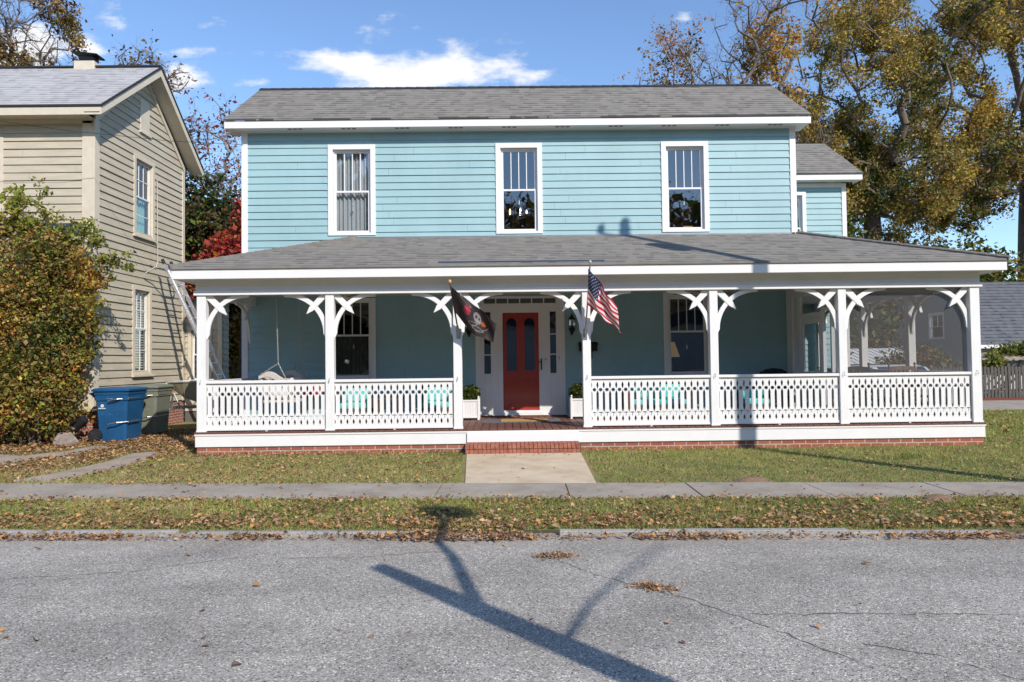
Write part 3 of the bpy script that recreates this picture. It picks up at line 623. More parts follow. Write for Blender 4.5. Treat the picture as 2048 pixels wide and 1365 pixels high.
dl = lambda x, y: np.where(x < 0, .50+.10*(-x-1).clip(0, 6)*.6-.15*(y+3), .08+0*x)
blades('grass', [(-12, near(-12)+.95), (12, far(12)), (12, -.02), (8.5, -.02), (-5.45, -.02), (-5.45, 1), (-9, 2.5), (-12, 2)], 110000, .035, 21, dl, label='short lawn grass in front of the porch')
blades('grass', [(-9, CB(-9)-0), (10, CB(10)), (10, near(10)-.01), (-9, near(-9)-.01)], 90000, .04, 22, lambda x, y: .18+0*x-.05*(x.clip(-8, 8))*.5, w=.009, label='leaf strewn grass verge between sidewalk and kerb')
blades('grass', [(8.45, 0), (22, 0), (22, 7.3), (8.45, 7.3)], 45000, .05, 23, lambda x, y: .15+0*x, w=.022, label='lawn grass beside the right end of the porch')
# fallen leaves
def litter(name, poly, n, seed, size=.055, dens=None, label='', z=.02, spread=.02):
    rg = np.random.default_rng(seed)
    P = region_points(int(n*((12 if size < .02 else 3) if dens else 1)), poly, rg)
    if dens: k = rg.random(len(P)) < dens(P[:, 0], P[:, 1]); P = P[k][:n]
    C = np.c_[P, z+np.abs(rg.normal(size=len(P)))*spread]
    tn = (rg.random(len(P))*6).astype(int)
    o = quads(name, C, size, LIT, aspect=1.35, flat=1.6, rng=rg, cluster=tn, bend=.22); return tag(o, label, 'leaves', kind='stuff')
litter('fallen_leaves', [(-10, CB(-10)), (10, CB(10)), (10, near(10)), (-10, near(-10))], 17000, 31, .0245, lambda x, y: .22+.6*np.exp(-((y-(-5.40-.05*x))/.35)**2)+.25*(smooth_noise(np.c_[x, y, 0*x], 3, 1.5) > .2), 'brown fallen leaves scattered over the grass verge')
litter('fallen_leaves', [(-10, CB(-10)-.26), (10, CB(10)-.26), (10, CB(10)-.10), (-10, CB(-10)-.10)], 6000, 32, .0215, lambda x, y: .35+.65*(smooth_noise(np.c_[x, 0*y, 0*x], 8, 1.3) > -.1), 'line of brown leaves in the gutter along the kerb', z=RZ+.012, spread=.022)
litter('fallen_leaves', [(-.95, CB(-.95)-.34), (.05, CB(0)-.34), (.2, CB(0)+.12), (-1.1, CB(-1)+.12)], 800, 42, .024, None, 'heap of brown leaves covering the broken kerb', z=RZ+.02, spread=.035)
litter('fallen_leaves', [(-5.4, -3.0), (-.75, -3.2), (-.72, -.05), (-5.4, -.05)], 4300, 33, .023, lambda x, y: .22+.7*np.exp(-(y/.22)**2)+.10*(x < -3), 'fallen leaves scattered on the left half of the lawn')
litter('fallen_leaves', [(1.22, -3.3), (8.6, -3.6), (8.6, -.05), (1.25, -.05)], 3000, 34, .022, lambda x, y: .12+.85*np.exp(-((y+.1)/.2)**2)*np.exp(-((x-1.2)/3.5)**2), 'few fallen leaves on the right half of the lawn')
litter('fallen_leaves', [(-12, -2.4), (-7.2, -2.6), (-5.5, -2.8), (-5.5, 4.5), (-8.8, 4.5), (-8.9, 2.6), (-12, 2.6)], 27000, 35, .029, lambda x, y: np.clip(.25+(-x-5.8)*.22+.18*(y+1.5), .12, 1), 'thick brown leaf litter around the driveway strips and shrub')
litter('fallen_leaves', [(-7, CB(-7)-3.2), (6, CB(6)-3.2), (6, CB(6)-.3), (-7, CB(-7)-.3)], 70, 36, .03, None, 'single dry leaves on the asphalt', z=RZ+.008, spread=.004)
litter('fallen_leaves', [(9, 0), (20, 0), (20, 7), (9, 7)], 500, 37, .06, None, 'fallen leaves on the lawn beside the driveway')
litter('fallen_leaves', [(.1, -6.5), (.7, -6.5), (.7, -6.1), (.1, -6.1)], 420, 38, .012, lambda x, y: np.exp(-((x-.38)/.13)**2-((y+6.3)/.055)**2), 'small pile of pine straw debris on the road', z=RZ+.006, spread=.01)
litter('fallen_leaves', [(.7, -7.3), (1.4, -7.3), (1.4, -6.85), (.7, -6.85)], 480, 39, .012, lambda x, y: np.exp(-((x-1.02)/.12)**2-((y+7.1+.25*(x-1.02))/.06)**2), 'small patch of brown debris on the road crack', z=RZ+.006, spread=.01)
litter('fallen_leaves', [(-.5, -3.0), (1.1, -3.1), (1.2, -.5), (-.6, -.5)], 45, 43, .028, lambda x, y: .1+.9*np.exp(-((y+.5)/.35)**2), 'dry leaves lying on the front path', z=.02, spread=.003)
litter('fallen_leaves', [(-12, near(-12)), (12, near(12)), (12, far(12)), (-12, far(-12))], 160, 40, .026, None, 'single leaves lying on the sidewalk', z=.02, spread=.003)

# ================================================================== BLUE HOUSE
WY = 2.5
H = empty('house', (0, 0, 0), 'two storey light blue clapboard house with long white porch and grey roof', 'house')
HX0, HX1 = -5.6, 6.25
# --- porch
PZ = .40
posts = [(-5.43, -5.275), (-3.18, -3.033), (-.937, -.787), (1.34, 1.483), (3.59, 3.735), (5.87, 6.012), (8.215, 8.385)]
mb = MB(); x = -5.46
while x < 8.40:
    e_ = min(x+.128, 8.42); mb.box(x, e_, -.03, WY-.02, PZ-.03, PZ); x += .139
mb.build('porch_floor', 'deck', H)
mb = MB(); x = WY+.0
while x < 6.15: mb.box(6.27, 8.42, x, x+.13, PZ-.03, PZ); x += .136
mb.build('porch_floor', 'deck', H)
mb = MB(); mb.box(-5.45, 8.41, -.012, .02, .142, .335).box(-5.46, 8.42, -.024, .02, .336, .366).box(8.38, 8.41, .021, 6.2, .142, .335).box(8.38, 8.42, .021, 6.2, .336, .366).box(-5.45, -5.42, .021, 2.48, .142, .335).box(-5.46, -5.42, .021, 2.48, .336, .366)
mb.build('skirt_board', 'white', H, bevel=.003)
box('skirt_board', 'white', H, -.71, 1.24, -.045, -.014, .17, .335)
mb = MB(); slabpts = lambda a, b_, y, z0, z1: [(a, y, z0), (b_, y, z0), (b_, y, z1), (a, y, z1)]
mb.face(slabpts(-5.43, 8.385, .015, -.1, .1415), 0, [(-5.43, -.1), (8.385, -.1), (8.385, .1415), (-5.43, .1415)])
mb.face([(8.385, .015, -.1), (8.385, 6.2, -.1), (8.385, 6.2, .1415), (8.385, .015, .1415)], 0, [(0, -.1), (6.2, -.1), (6.2, .1415), (0, .1415)])
mb.face([(-5.43, 2.5, -.1), (-5.43, .015, -.1), (-5.43, .015, .1415), (-5.43, 2.5, .1415)], 0, [(0, -.1), (2.5, -.1), (2.5, .1415), (0, .1415)])
mb.build('brick_foundation', 'brick', H)
# brick step
mb = MB(); mb.box(-.715, 1.245, -.385, .01, -.02, .160)
st = mb.build('brick_step', 'mortar', H); mb = MB(); x = -.72; rr = random.Random(9)
while x < 1.2:
    mb.box(x, x+.064, -.40+rr.uniform(-.003, .003), -.19, .095, .172); mb.box(x+.005, x+.067, -.388+rr.uniform(-.002, .002), -.19, -.01, .086); mb.box(x, x+.064, -.185, .0, .10, .170); x += .0723
mb.build('brick', 'brick_block', st, bevel=.003)
# posts
postobjs = []
for i, (a, b_) in enumerate(posts):
    mb = MB(); mb.box(a, b_, .0, .145, PZ, 2.86).box(a-.008, b_+.008, -.008, .153, PZ, PZ+.03); postobjs.append(mb.build('post', 'whitewood', H, bevel=.006))
    mb = MB(); zz = 1.30
    mb.tube([((a+b_)/2, -.002, zz+.02), ((a+b_)/2, -.03, zz), ((a+b_)/2, -.04, zz-.03), ((a+b_)/2, -.03, zz-.05), ((a+b_)/2-.01, -.012, zz-.035)], .004, 5); mb.build('hook', 'iron', postobjs[-1])
side = [(8.23, 8.375, 1.9, 2.04), (8.23, 8.375, 3.75, 3.89), (8.23, 8.375, 5.95, 6.09)]
for (a, b_, c, d) in side: MB().box(a, b_, c, d, PZ, 2.86).build('post', 'whitewood', H, bevel=.006)
def bracket(fn, name='bracket', parent=H):
    N_ = 14; Ro, Ri = .735, .655; cx, cz = .70, -.70; out = []; inn = []
    for k in range(N_+1):
        w = R(180-90*k/N_); out.append((cx+Ro*math.cos(w), cz+Ro*math.sin(w))); inn.append((cx+Ri*math.cos(w), cz+Ri*math.sin(w)))
    poly = [(-.005, -.80)]+[(max(-.005, p), min(.03, q)) for p, q in out]+[(.78, .03)]+[(.70+.02, -.045)]+list(reversed(inn))[1:-1]+[(.045, -.70)]
    o = MB().prism(poly, fn, -.02, .02).build(name, 'white', parent, bevel=.003)
    d = .040; poly = [(-.005+.03, .03-.06), (.03+.03, .03), (.30, -.215), (.315, -.315), (.215, -.295), (-.005, -.09), (-.005, .0)]
    poly = [(-.005, -.062), (-.005, .03), (.062, .03), (.292, -.225), (.345, -.352), (.225, -.292)]
    MB().prism(poly, fn, -.028, .028).build('cross_brace', 'white', o, bevel=.003)
    return o
BZ = 2.80
for i, (a, b_) in enumerate(posts):
    if i < 6: bracket(lambda p, q, t, b=b_: (b+p, .07+t, BZ+q))
    if i > 0: bracket(lambda p, q, t, a=a: (a-p, .07+t, BZ+q))
for y0, y1 in ((.145, 1.9), (2.04, 3.75), (3.89, 5.95)):
    bracket(lambda p, q, t, y=y0: (8.30+t, y+p, BZ+q)); bracket(lambda p, q, t, y=y1: (8.30+t, y-p, BZ+q))
bracket(lambda p, q, t: (-5.36+t, .145+p, BZ+q)); bracket(lambda p, q, t: (-5.36+t, 2.30-p, BZ+q))
# beam, frieze strip, soffit, fascia, ceiling
mb = MB(); mb.box(-5.45, 8.40, .0, .16, 2.80, 3.075).box(8.24, 8.40, .161, 6.2, 2.80, 3.075).box(-5.45, -5.29, .161, 2.48, 2.80, 3.075)
mb.build('porch_beam', 'white', H, bevel=.004)
mb = MB(); mb.box(-5.475, 8.425, -.028, .05, 2.795, 2.878).box(8.37, 8.425, .051, 6.2, 2.795, 2.878).box(-5.475, -5.43, .051, 2.48, 2.795, 2.878); mb.box(-5.452, 8.402, -.004, .001, 2.952, 2.960)
mb.build('frieze_strip', 'white', H, bevel=.003)
mb = MB(); mb.box(-5.71, 8.66, -.262, .0, 3.060, 3.075).box(8.402, 8.66, .001, 6.2, 3.060, 3.075).box(-5.71, -5.452, .001, 2.48, 3.060, 3.075); mb.build('soffit', 'white', H)
mb = MB(); mb.box(-5.735, 8.685, -.285, -.262, 3.052, 3.215).box(8.662, 8.685, -.261, 6.2, 3.052, 3.215).box(-5.735, -5.712, -.261, 2.48, 3.052, 3.215); mb.build('fascia', 'white', H, bevel=.003)
MB().box(-5.29, 8.24, .161, WY-.02, 2.99, 3.01).box(6.27, 8.24, WY-.02, 6.2, 2.99, 3.01).build('porch_ceiling', 'ceil', H)
# porch roof
mb = MB(); e0, e1, ez, tz = -5.76, 8.71, 3.247, 4.235
slab(mb, [(e0, -.31, ez), (e1, -.31, ez), (6.24, WY, tz), (-3.18, WY, tz)], .032, (1, 0, 0))
slab(mb, [(e1, -.31, ez), (e1, 6.2, ez), (6.24, 6.2, tz), (6.24, WY, tz)], .032, (0, 1, 0))
slab(mb, [(e0, WY, ez), (e0, -.31, ez), (-3.18, WY, tz)], .032, (0, 1, 0))
pr = mb.build('porch_roof', 'shingle', H)
HC = mat('hip_cap_shingle', (.17, .158, .142), .9, .2, 8)
for a, b_ in (((e0, -.31, ez), (-3.18, WY, tz)), ((e1, -.31, ez), (6.24, WY, tz))):
    a, b_ = Vector(a), Vector(b_); n_ = 22; mb = MB()
    for k in range(n_):
        p, q = a.lerp(b_, k/n_), a.lerp(b_, min(1, (k+1.25)/n_)); mb.tube([p+Vector((0, 0, .012)), q+Vector((0, 0, .001))], .045, 6)
    mb.build('hip_cap', HC, pr)
MB().box(-1.17, 1.72, -.17, -.155, 3.275, 3.325).box(-1.17, 1.72, -.154, -.06, 3.296, 3.302).build('rain_diverter', 'navy', pr)
MB().box(-3.2, 6.2, WY-.03, WY-.002, 4.205, 4.25).build('roof_flashing', 'iron', pr)
# railings
def star(cx, cz, ro, ri, n=8): return [(cx+(ro if k % 2 == 0 else ri)*math.cos(math.pi*k/n+math.pi/2), cz+(ro if k % 2 == 0 else ri)*math.sin(math.pi*k/n+math.pi/2)) for k in range(2*n)]
def baluster_outline(w):
    h = w/2; R_ = [(h, .455), (h, .497)]
    R_ += [(h-.010, .515), (h-.020, .545), (h-.012, .575), (h-.001, .60), (h-.001, .655), (h-.012, .69), (h-.021, .72), (h-.021, .99), (h-.012, 1.02), (h-.001, 1.045), (h-.001, 1.075), (h-.012, 1.10), (h-.020, 1.14), (h-.013, 1.17), (h, 1.20), (h, 1.238)]
    return R_+[(-a, b) for a, b in reversed(R_)]
PALM = [(-.037, -.020), (-.034, -.002), (-.020, .010), (-.005, .006), (0, .010), (.005, .006), (.020, .010), (.034, -.002), (.037, -.020), (.026, -.006), (.012, -.004), (.007, -.010), (.010, -.028), (.004, -.052), (-.008, -.056), (.0, -.035), (-.002, -.012), (-.012, -.004), (-.026, -.006)]
def mk_railing(a0, a1, fn, split=True):
    mb = MB(); mb.prism([(a0, 1.245), (a1, 1.245), (a1, 1.292), (a0, 1.292)], fn, -.035, .05); mb.prism([(a0, 1.215), (a1, 1.215), (a1, 1.244), (a0, 1.244)], fn, .012, .035)
    rl = mb.build('railing', 'white', H, bevel=.004)
    mb = MB(); mb.prism([(a0, .420), (a1, .420), (a1, .458), (a0, .458)], fn, -.012, .035); c = (a0+a1)/2; mb.prism([(c-.02, PZ), (c+.02, PZ), (c+.02, .419), (c-.02, .419)], fn, -.005, .03)
    mb.build('bottom_rail', 'white', rl, bevel=.003)
    n = int(round((a1-a0)/.11)); w = (a1-a0)/n; ol = [baluster_outline(w), star(0, 1.055, .041, .026), [(p*1.08, .655+q*1.15) for p, q in PALM]]
    if split:
        b0 = curve_poly('baluster', ol, lambda u_, v_, t: fn(u_+a0+w/2, v_, t), .0, .02, 'whitewood', rl)
        d0 = Vector(fn(a0, 0, 0)); d1 = Vector(fn(a0+w, 0, 0)); stp = d1-d0
        for k in range(1, n):
            c_ = b0.copy(); COL.objects.link(c_); c_.parent = rl; c_.location = stp*k
    else:
        curve_poly('baluster_panel', [[(p+a0+w*(k+.5), q) for p, q in o_] for k in range(n) for o_ in ol], fn, .0, .02, 'whitewood', rl)
    return rl
for i in (0, 1, 3, 4, 5): mk_railing(posts[i][1]+.001, posts[i+1][0]-.001, lambda p, q, t: (p, .045+t, q))
mk_railing(.146, .70, lambda p, q, t: (-5.34-t, p, q), False)
mb = MB(); mb.box(-5.39, -5.305, .701, 2.47, 1.245, 1.292).box(-5.375, -5.33, .701, 2.47, .42, .458); mb.build('side_rail', 'white', H, bevel=.004)
for y0, y1 in ((.146, 1.899), (2.041, 3.749), (3.891, 5.949)): mk_railing(y0, y1, lambda p, q, t: (8.33-t, p, q), False)
# screens
def screen(pts, m='screen'): mb = MB(); mb.face(pts); return mb.build('insect_screen', m, H)
screen([(6.012, .12, PZ), (8.215, .12, PZ), (8.215, .12, BZ), (6.012, .12, BZ)])
screen([(8.262, .146, PZ), (8.262, 5.95, PZ), (8.262, 5.95, BZ), (8.262, .146, BZ)], 'screen2')
mb = MB()
for a, b_, c, d in ((6.013, 6.05, PZ, BZ), (8.175, 8.214, PZ, BZ), (6.051, 8.174, BZ-.07, BZ)): mb.box(a, b_, .125, .145, c, d)
mb.build('screen_frame', 'white', H)
# partition with screen door between porch bays at X ~ 6.0 (Y 0.15 .. 2.48)
PX = 5.99; pm = lambda a, o, z: (PX-o, a, z)
mb = MB()
for y0, y1 in ((.146, .20), (.46, .52), (.80, .90), (1.78, 1.93), (2.18, 2.46)): mbox(mb, pm, y0, y1, -.03, .03, PZ, BZ+.19)
mbox(mb, pm, .9, 1.78, -.03, .035, 2.36, 2.45); mbox(mb, pm, .2, .8, -.025, .025, 2.45, 2.52); mbox(mb, pm, .146, 2.46, -.028, .028, 2.80, 2.99); mbox(mb, pm, .2, .8, -.02, .02, 1.24, 1.30)
part_ = mb.build('screen_partition', 'white', H, bevel=.003)
mb = MB(); mb.face([(PX, .146, PZ), (PX, .9, PZ), (PX, .9, 2.8), (PX, .146, 2.8)]); mb.face([(PX, 1.93, PZ), (PX, 2.18, PZ), (PX, 2.18, 2.8), (PX, 1.93, 2.8)]); mb.face([(PX, .9, 2.45), (PX, 1.78, 2.45), (PX, 1.78, 2.8), (PX, .9, 2.8)]); mb.build('insect_screen', 'screen2', part_)
mb = MB()
for a, b_, c, d in ((.905, 1.0, PZ+.02, 2.355), (1.68, 1.775, PZ+.02, 2.355), (1.0, 1.68, 2.24, 2.355), (1.0, 1.68, PZ+.02, PZ+.30), (1.0, 1.68, 1.22, 1.30)): mbox(mb, pm, a, b_, -.016, .016, c, d)
sd = mb.build('screen_door', 'white', H, bevel=.003); mb = MB(); mb.face([(PX, 1, PZ+.3), (PX, 1.68, PZ+.3), (PX, 1.68, 2.24), (PX, 1, 2.24)]); mb.build('door_screen', 'screen2', sd)
MB().tube([(PX-.02, .96, 1.38), (PX-.06, .96, 1.38), (PX-.06, 1.05, 1.38)], .009, 6).build('handle', 'iron', sd)

# --- main walls
UW = [(-3.765, -2.755), (-.19, .805), (3.355, 4.37)]; UZ0, UZ1, UZM = 4.285, 6.235, 5.235
LW = [(-3.80, -2.765), (3.345, 4.38)]; LZ0, LZ1, LZM = 1.20, 3.02, 2.16
DX0, DX1, DZ1 = -.66, 1.24, 2.955
ops = [(a+.07, b_-.07, UZ0+.03, UZ1-.07) for a, b_ in UW]+[(a+.07, b_-.07, LZ0+.03, LZ1-.05) for a, b_ in LW]+[(DX0+.06, DX1-.06, PZ, DZ1-.05)]
siding('front_wall', 'teal', H, FX(WY), HX0+.10, HX1-.10, PZ, 6.53, ops, .152)
mp = FX(WY); mb = MB()
mbox(mb, mp, HX0, HX0+.13, -.03, .03, PZ, 6.50).build('corner_board', 'white', H, bevel=.004); mbox(MB(), mp, HX1-.13, HX1, -.03, .03, PZ, 6.50).build('corner_board', 'white', H, bevel=.004)
mb = MB(); mbox(mb, mp, HX0-.02, HX1+.02, .003, .033, 6.50, 6.58); mb.build('frieze_board', 'white', H, bevel=.003)
# side + rear walls, gables
RY, RZt = 4.35, 8.21; EZ = 6.70
def gl(z): 
    if z <= EZ: return (WY, 6.2)
    t = (z-EZ)/(RZt-EZ); return (WY+(RY-WY)*t, 6.2-(6.2-RY)*t)
siding('side_wall', 'teal', H, SX(HX1-.002), WY, 6.2, PZ-.4, 8.0, [], .152, gl)
siding('side_wall', 'teal', H, lambda a, o, z: (HX0+.002-o, a, z), WY, 6.2, 0, 8.0, [], .152, gl)
mb = MB(); mb.face([(HX0, 6.2, 0), (HX1, 6.2, 0), (HX1, 6.2, 6.7), (HX0, 6.2, 6.7)]); mb.build('rear_wall', 'teal', H)
mb = MB(); mb.box(HX0+.02, HX1-.02, WY+.12, 6.15, 3.30, 3.36).box(HX0+.02, HX1-.02, WY+.12, 6.15, 6.5, 6.55).box(HX0+.02, HX1-.02, WY+.12, 6.15, .3, .38).box(HX0+.02, HX1-.02, 5.9, 6.0, .4, 6.5).box(-2.2, -2.1, WY+.12, 5.9, .4, 6.5).box(2.3, 2.4, WY+.12, 5.9, .4, 6.5)
mb.build('interior_wall', 'room', H)
# roof
ov = .30; rx0, rx1 = -5.86, 6.475
sl_ = (RZt-6.70)/(RY-(WY-ov)); mb = MB()
slab(mb, [(rx0, WY-ov-.03, 6.695), (rx1, WY-ov-.03, 6.695), (rx1, RY, RZt), (rx0, RY, RZt)], .035, (1, 0, 0))
slab(mb, [(rx1, 6.2+ov, 6.695), (rx0, 6.2+ov, 6.695), (rx0, RY, RZt), (rx1, RY, RZt)], .035, (1, 0, 0))
rf = mb.build('roof', 'shingle', H)
mb = MB(); x = rx0
while x < rx1-.05:
    e_ = min(x+.26, rx1)
    for sg in (-1, 1): mb.face([(x, RY, RZt+.022), (e_, RY, RZt+.014), (e_, RY+sg*.15, RZt-.09), (x, RY+sg*.15, RZt-.082)])
    x += .25
mb.build('ridge_cap', 'ridge', rf)
mb = MB(); mb.box(rx0+.01, rx1-.01, WY-ov-.012, WY-ov+.012, 6.508, 6.657)
mb.build('fascia', 'white', H, bevel=.003)
mb = MB(); mb.box(rx0+.01, rx1-.01, WY-ov+.013, WY-.034, 6.525, 6.54); mb.box(rx0+.01, HX0-.021, WY-.034, WY+.25, 6.525, 6.54); mb.box(HX1+.021, rx1-.01, WY-.034, WY+.25, 6.525, 6.54); mb.build('soffit', 'white', H)
mb = MB()
for k in range(10):
    c = -4.4+k*1.13
    for q in range(3): mb.box(c-.16+q*.11, c-.08+q*.11, 2.28, 2.36, 6.5225, 6.5249)
mb.build('soffit_vent', mat('vent_grey', (.22, .21, .20), .8), H)
for xx, sgn in ((rx0+.01, 1), (rx1-.032, 1)):
    mb = MB(); y0 = WY-ov+.02
    mb.prism([(y0, 6.51), (y0, 6.655), (RY, RZt-.045), (6.2+ov, 6.655), (6.2+ov, 6.51), (RY, RZt-.20)], lambda p, q, t: (t, p, q), xx, xx+.022); mb.build('rake_board', 'white', H)
# windows
c0 = ('curtain', [(-3.66, -2.86, UZ0+.05, UZ1-.12)])
for i, (a, b_) in enumerate(UW): window(H, mp, a, b_, UZ0, UZ1, UZM, .105, 3, curtain=c0 if i == 0 else None)
for i, (a, b_) in enumerate(LW): window(H, mp, a, b_, LZ0, LZ1, LZM, .105, 3, curtain=('curtain_grey', [(-3.66, -2.86, LZ0+.05, LZM-.02)]) if i == 0 else None)
# small things seen in the windows
def pull(x, z, dy=-.05): MB().lathe((x, WY+.09, z), [(.006, -.05), (.016, -.03), (.016, .02), (.005, .05)], 8).build('shade_pull', 'white', H)
pull(-3.26, 4.86); pull(.31, 4.98); pull(3.86, 4.93); pull(-3.26, 1.92); pull(3.86, 1.83)
L1 = empty('table_lamp', (3.62, 3.1, 1.1), 'table lamp with cream shade inside the right porch window', 'lamp')
MB().lathe((3.62, 3.1, 0), [(.22, 1.62), (.21, 1.63), (.10, 1.95), (.09, 1.95)], 18).build('lamp_shade', 'lampshade', L1, smooth=True); MB().lathe((3.62, 3.1, 0), [(.08, 1.1), (.03, 1.15), (.07, 1.35), (.02, 1.6)], 12).build('lamp_base', 'brownwood', L1, smooth=True)
CH = empty('chandelier', (.3, 4.3, 6.5), 'small chandelier with lit bulbs inside the middle upstairs window', 'chandelier')
mb = MB(); mb.tube([(.3, 4.3, 6.5), (.3, 4.3, 5.1)], .012, 5)
for k in range(5): w = k*1.256; mb.tube([(.3, 4.3, 5.1), (.3+.22*math.cos(w), 4.3+.22*math.sin(w), 5.05)], .01, 5)
mb.build('arm', 'black', CH)
for k in range(5): w = k*1.256; MB().lathe((.3+.22*math.cos(w), 4.3+.22*math.sin(w), 5.1), [(.005, 0), (.022, .03), (.015, .07), (.002, .1)], 8).build('bulb', 'bulb', CH)
BX_ = tag(MB().box(3.85, 4.06, 2.66, 2.8, 4.36, 4.45).build('cardboard_box', mat('cardboard', (.50, .33, .17), .8), bevel=.01), 'small cardboard box on the sill of the right upstairs window', 'box')
# --- entrance
mb = MB()
for a, b_, c, d, p in ((DX0, DX0+.12, PZ, DZ1, .03), (DX1-.12, DX1, PZ, DZ1, .03), (DX0+.12, DX1-.12, DZ1-.05, DZ1, .03),
                       (DX0+.12, -.475, PZ+.0, DZ1-.05, .015), (-.335, -.17, PZ, 2.72, .02), (.745, .925, PZ, 2.72, .02), (1.055, DX1-.12, PZ, DZ1-.05, .015),
                       (-.475, -.335, PZ, 1.31, .01), (.925, 1.055, PZ, 1.31, .01), (-.475, -.335, 2.62, 2.72, .01), (.925, 1.055, 2.62, 2.72, .01),
                       (-.475, 1.055, 2.72, 2.80, .025)):
    mbox(mb, mp, a, b_, -.05, p, c, d)
mbox(mb, mp, DX0-.03, DX1+.05, .031, .06, PZ+.0, PZ+.045)
en = mb.build('door_surround', 'white', H, bevel=.004)
for a in (-.475, .925):
    mbox(MB(), mp, a+.03, a+.11, .0101, .018, .62, 1.2).build('panel', 'white', en)
    for z in (1.71, 2.14): mbox(MB(), mp, a, a+.14, -.03, .005, z-.011, z+.011).build('glazing_bar', 'white', en)
for k in range(1, 6): mbox(MB(), mp, -.475+k*.255-.012, -.475+k*.255+.012, -.03, .006, 2.80, 2.905).build('glazing_bar', 'white', en)
mb = MB()
for a, b_, c, d in ((-.475, -.335, 1.31, 2.62), (.925, 1.055, 1.31, 2.62), (-.475, 1.055, 2.80, 2.905)): mb.face([(a, WY+.02, c), (b_, WY+.02, c), (b_, WY+.02, d), (a, WY+.02, d)])
mb.build('sidelight_glass', 'glass_dim', en)
mb = MB(); mb.box(-.17, .745, WY-.03, WY+.05, 2.60, 2.72)
mb.box(-.17, -.08, WY-.025, WY+.0, .53, 2.60).box(.685, .745, WY-.025, WY+.0, .53, 2.60); mb.box(-.17, .745, WY-.03, WY+.0, .485, .53); mb.box(-.2, .77, WY-.06, WY, .44, .484)
en2 = mb.build('storm_door', 'white', H, bevel=.003)
mb = MB(); mb.face([(-.08, WY-.012, .53), (.685, WY-.012, .53), (.685, WY-.012, 2.6), (-.08, WY-.012, 2.6)]); mb.build('storm_glass', glassmat('storm_glass', (.97, .97, .97), .6, .04), en2)
MB().box(.72, .745, WY-.05, WY-.031, 1.38, 1.62).tube([(.73, WY-.05, 1.55), (.73, WY-.09, 1.56), (.68, WY-.1, 1.55), (.66, WY-.1, 1.50)], .010, 6).build('handle', 'black', en2)
MB().lathe((.83, WY-.03, 1.60), [(.02, .0), (.02, .012)], 12, axis='y').build('lock', 'iron', en)
def arch(a0, a1, z0, z1, n=12):
    r_ = (a1-a0)/2; c = (a0+a1)/2; return [(a0, z0), (a1, z0)]+[(c+r_*math.cos(math.pi*k/n), z1-r_+r_*math.sin(math.pi*k/n)) for k in range(n+1)]
fnd = lambda u_, v_, t: (u_, WY+.03-t, v_)
dr = curve_poly('front_door', [[(-.08, .53), (.685, .53), (.685, 2.6), (-.08, 2.6)], arch(0, .215, 1.37, 2.49), arch(.385, .60, 1.37, 2.49)], fnd, 0, .03, 'red', H)
for a0, a1 in ((0, .215), (.385, .60)):
    curve_poly('arch_moulding', [arch(a0-.045, a1+.045, 1.325, 2.535), arch(a0-.015, a1+.015, 1.355, 2.505)], fnd, .0301, .038, 'red', dr)
    curve_poly('arch_moulding', [arch(a0-.02, a1+.02, 1.35, 2.51), arch(a0+.0, a1, 1.37, 2.49)], fnd, .0301, .036, 'red', dr)
    mb = MB(); mb.face([(a0, WY+.02, 1.37), (a1, WY+.02, 1.37), (a1, WY+.02, 2.49), (a0, WY+.02, 2.49)]); mb.build('door_glass', 'glass_dim', dr)
    curve_poly('panel_moulding', [[(a0-.035, .66), (a1+.035, .66), (a1+.035, 1.20), (a0-.035, 1.20)], [(a0-.015, .68), (a1+.015, .68), (a1+.015, 1.18), (a0-.015, 1.18)]], fnd, .0301, .039, 'red', dr)
MB().box(-.7, 1.27, WY-.10, WY-.0, PZ+.001, PZ+.0 + .03).build('threshold', 'deck', H)
MB().box(1.10, 1.125, WY-.035, WY-.031, 1.60, 1.66).build('doorbell', mat('bell_peach', (.5, .32, .25), .5), H)
# --- rear wing
WX1, WFY = 9.19, 6.22
siding('wing_wall', 'teal', H, FX(WFY), HX1+.0, WX1-.10, PZ-.3, 6.27, [(7.45, 8.02, 4.87, 5.97)], .152)
mq = FX(WFY); mb = MB(); mbox(mb, mq, WX1-.12, WX1, -.03, .03, PZ-.4, 6.25); mbox(mb, mq, HX1, WX1, .003, .028, 6.14, 6.25); mb.build('corner_board', 'white', H, bevel=.004)
window(H, mq, 7.25, 8.10, 4.83, 6.03, 5.05, .10, 1)
siding('wing_side_wall', 'teal', H, SX(WX1-.002), WFY, 10, 0, 6.27, [], .152)
window(H, SX(WX1), 7.2, 8.0, .9, 2.7, 1.8, .1, 1)
mb = MB(); slab(mb, [(HX1-.4, 5.88, 6.445), (9.50, 5.88, 6.445), (9.50, 8.0, 7.90), (HX1-.4, 8.0, 7.90)], .03, (1, 0, 0)); slab(mb, [(9.5, 10.2, 6.445), (HX1-.4, 10.2, 6.445), (HX1-.4, 8.0, 7.90), (9.5, 8.0, 7.90)], .03, (1, 0, 0)); mb.build('wing_roof', 'shingle', H)
mb = MB(); mb.box(HX1+.27, 9.49, 5.90, 5.922, 6.27, 6.415).box(HX1+.27, 9.49, 5.923, WFY-.03, 6.275, 6.29); mb.box(9.468, 9.49, 5.923, 6.4, 6.27, 6.40); mb.build('fascia', 'white', H)
mb = MB(); mb.box(7.7, 7.82, 6.21, 6.26, .5, 2.9); 

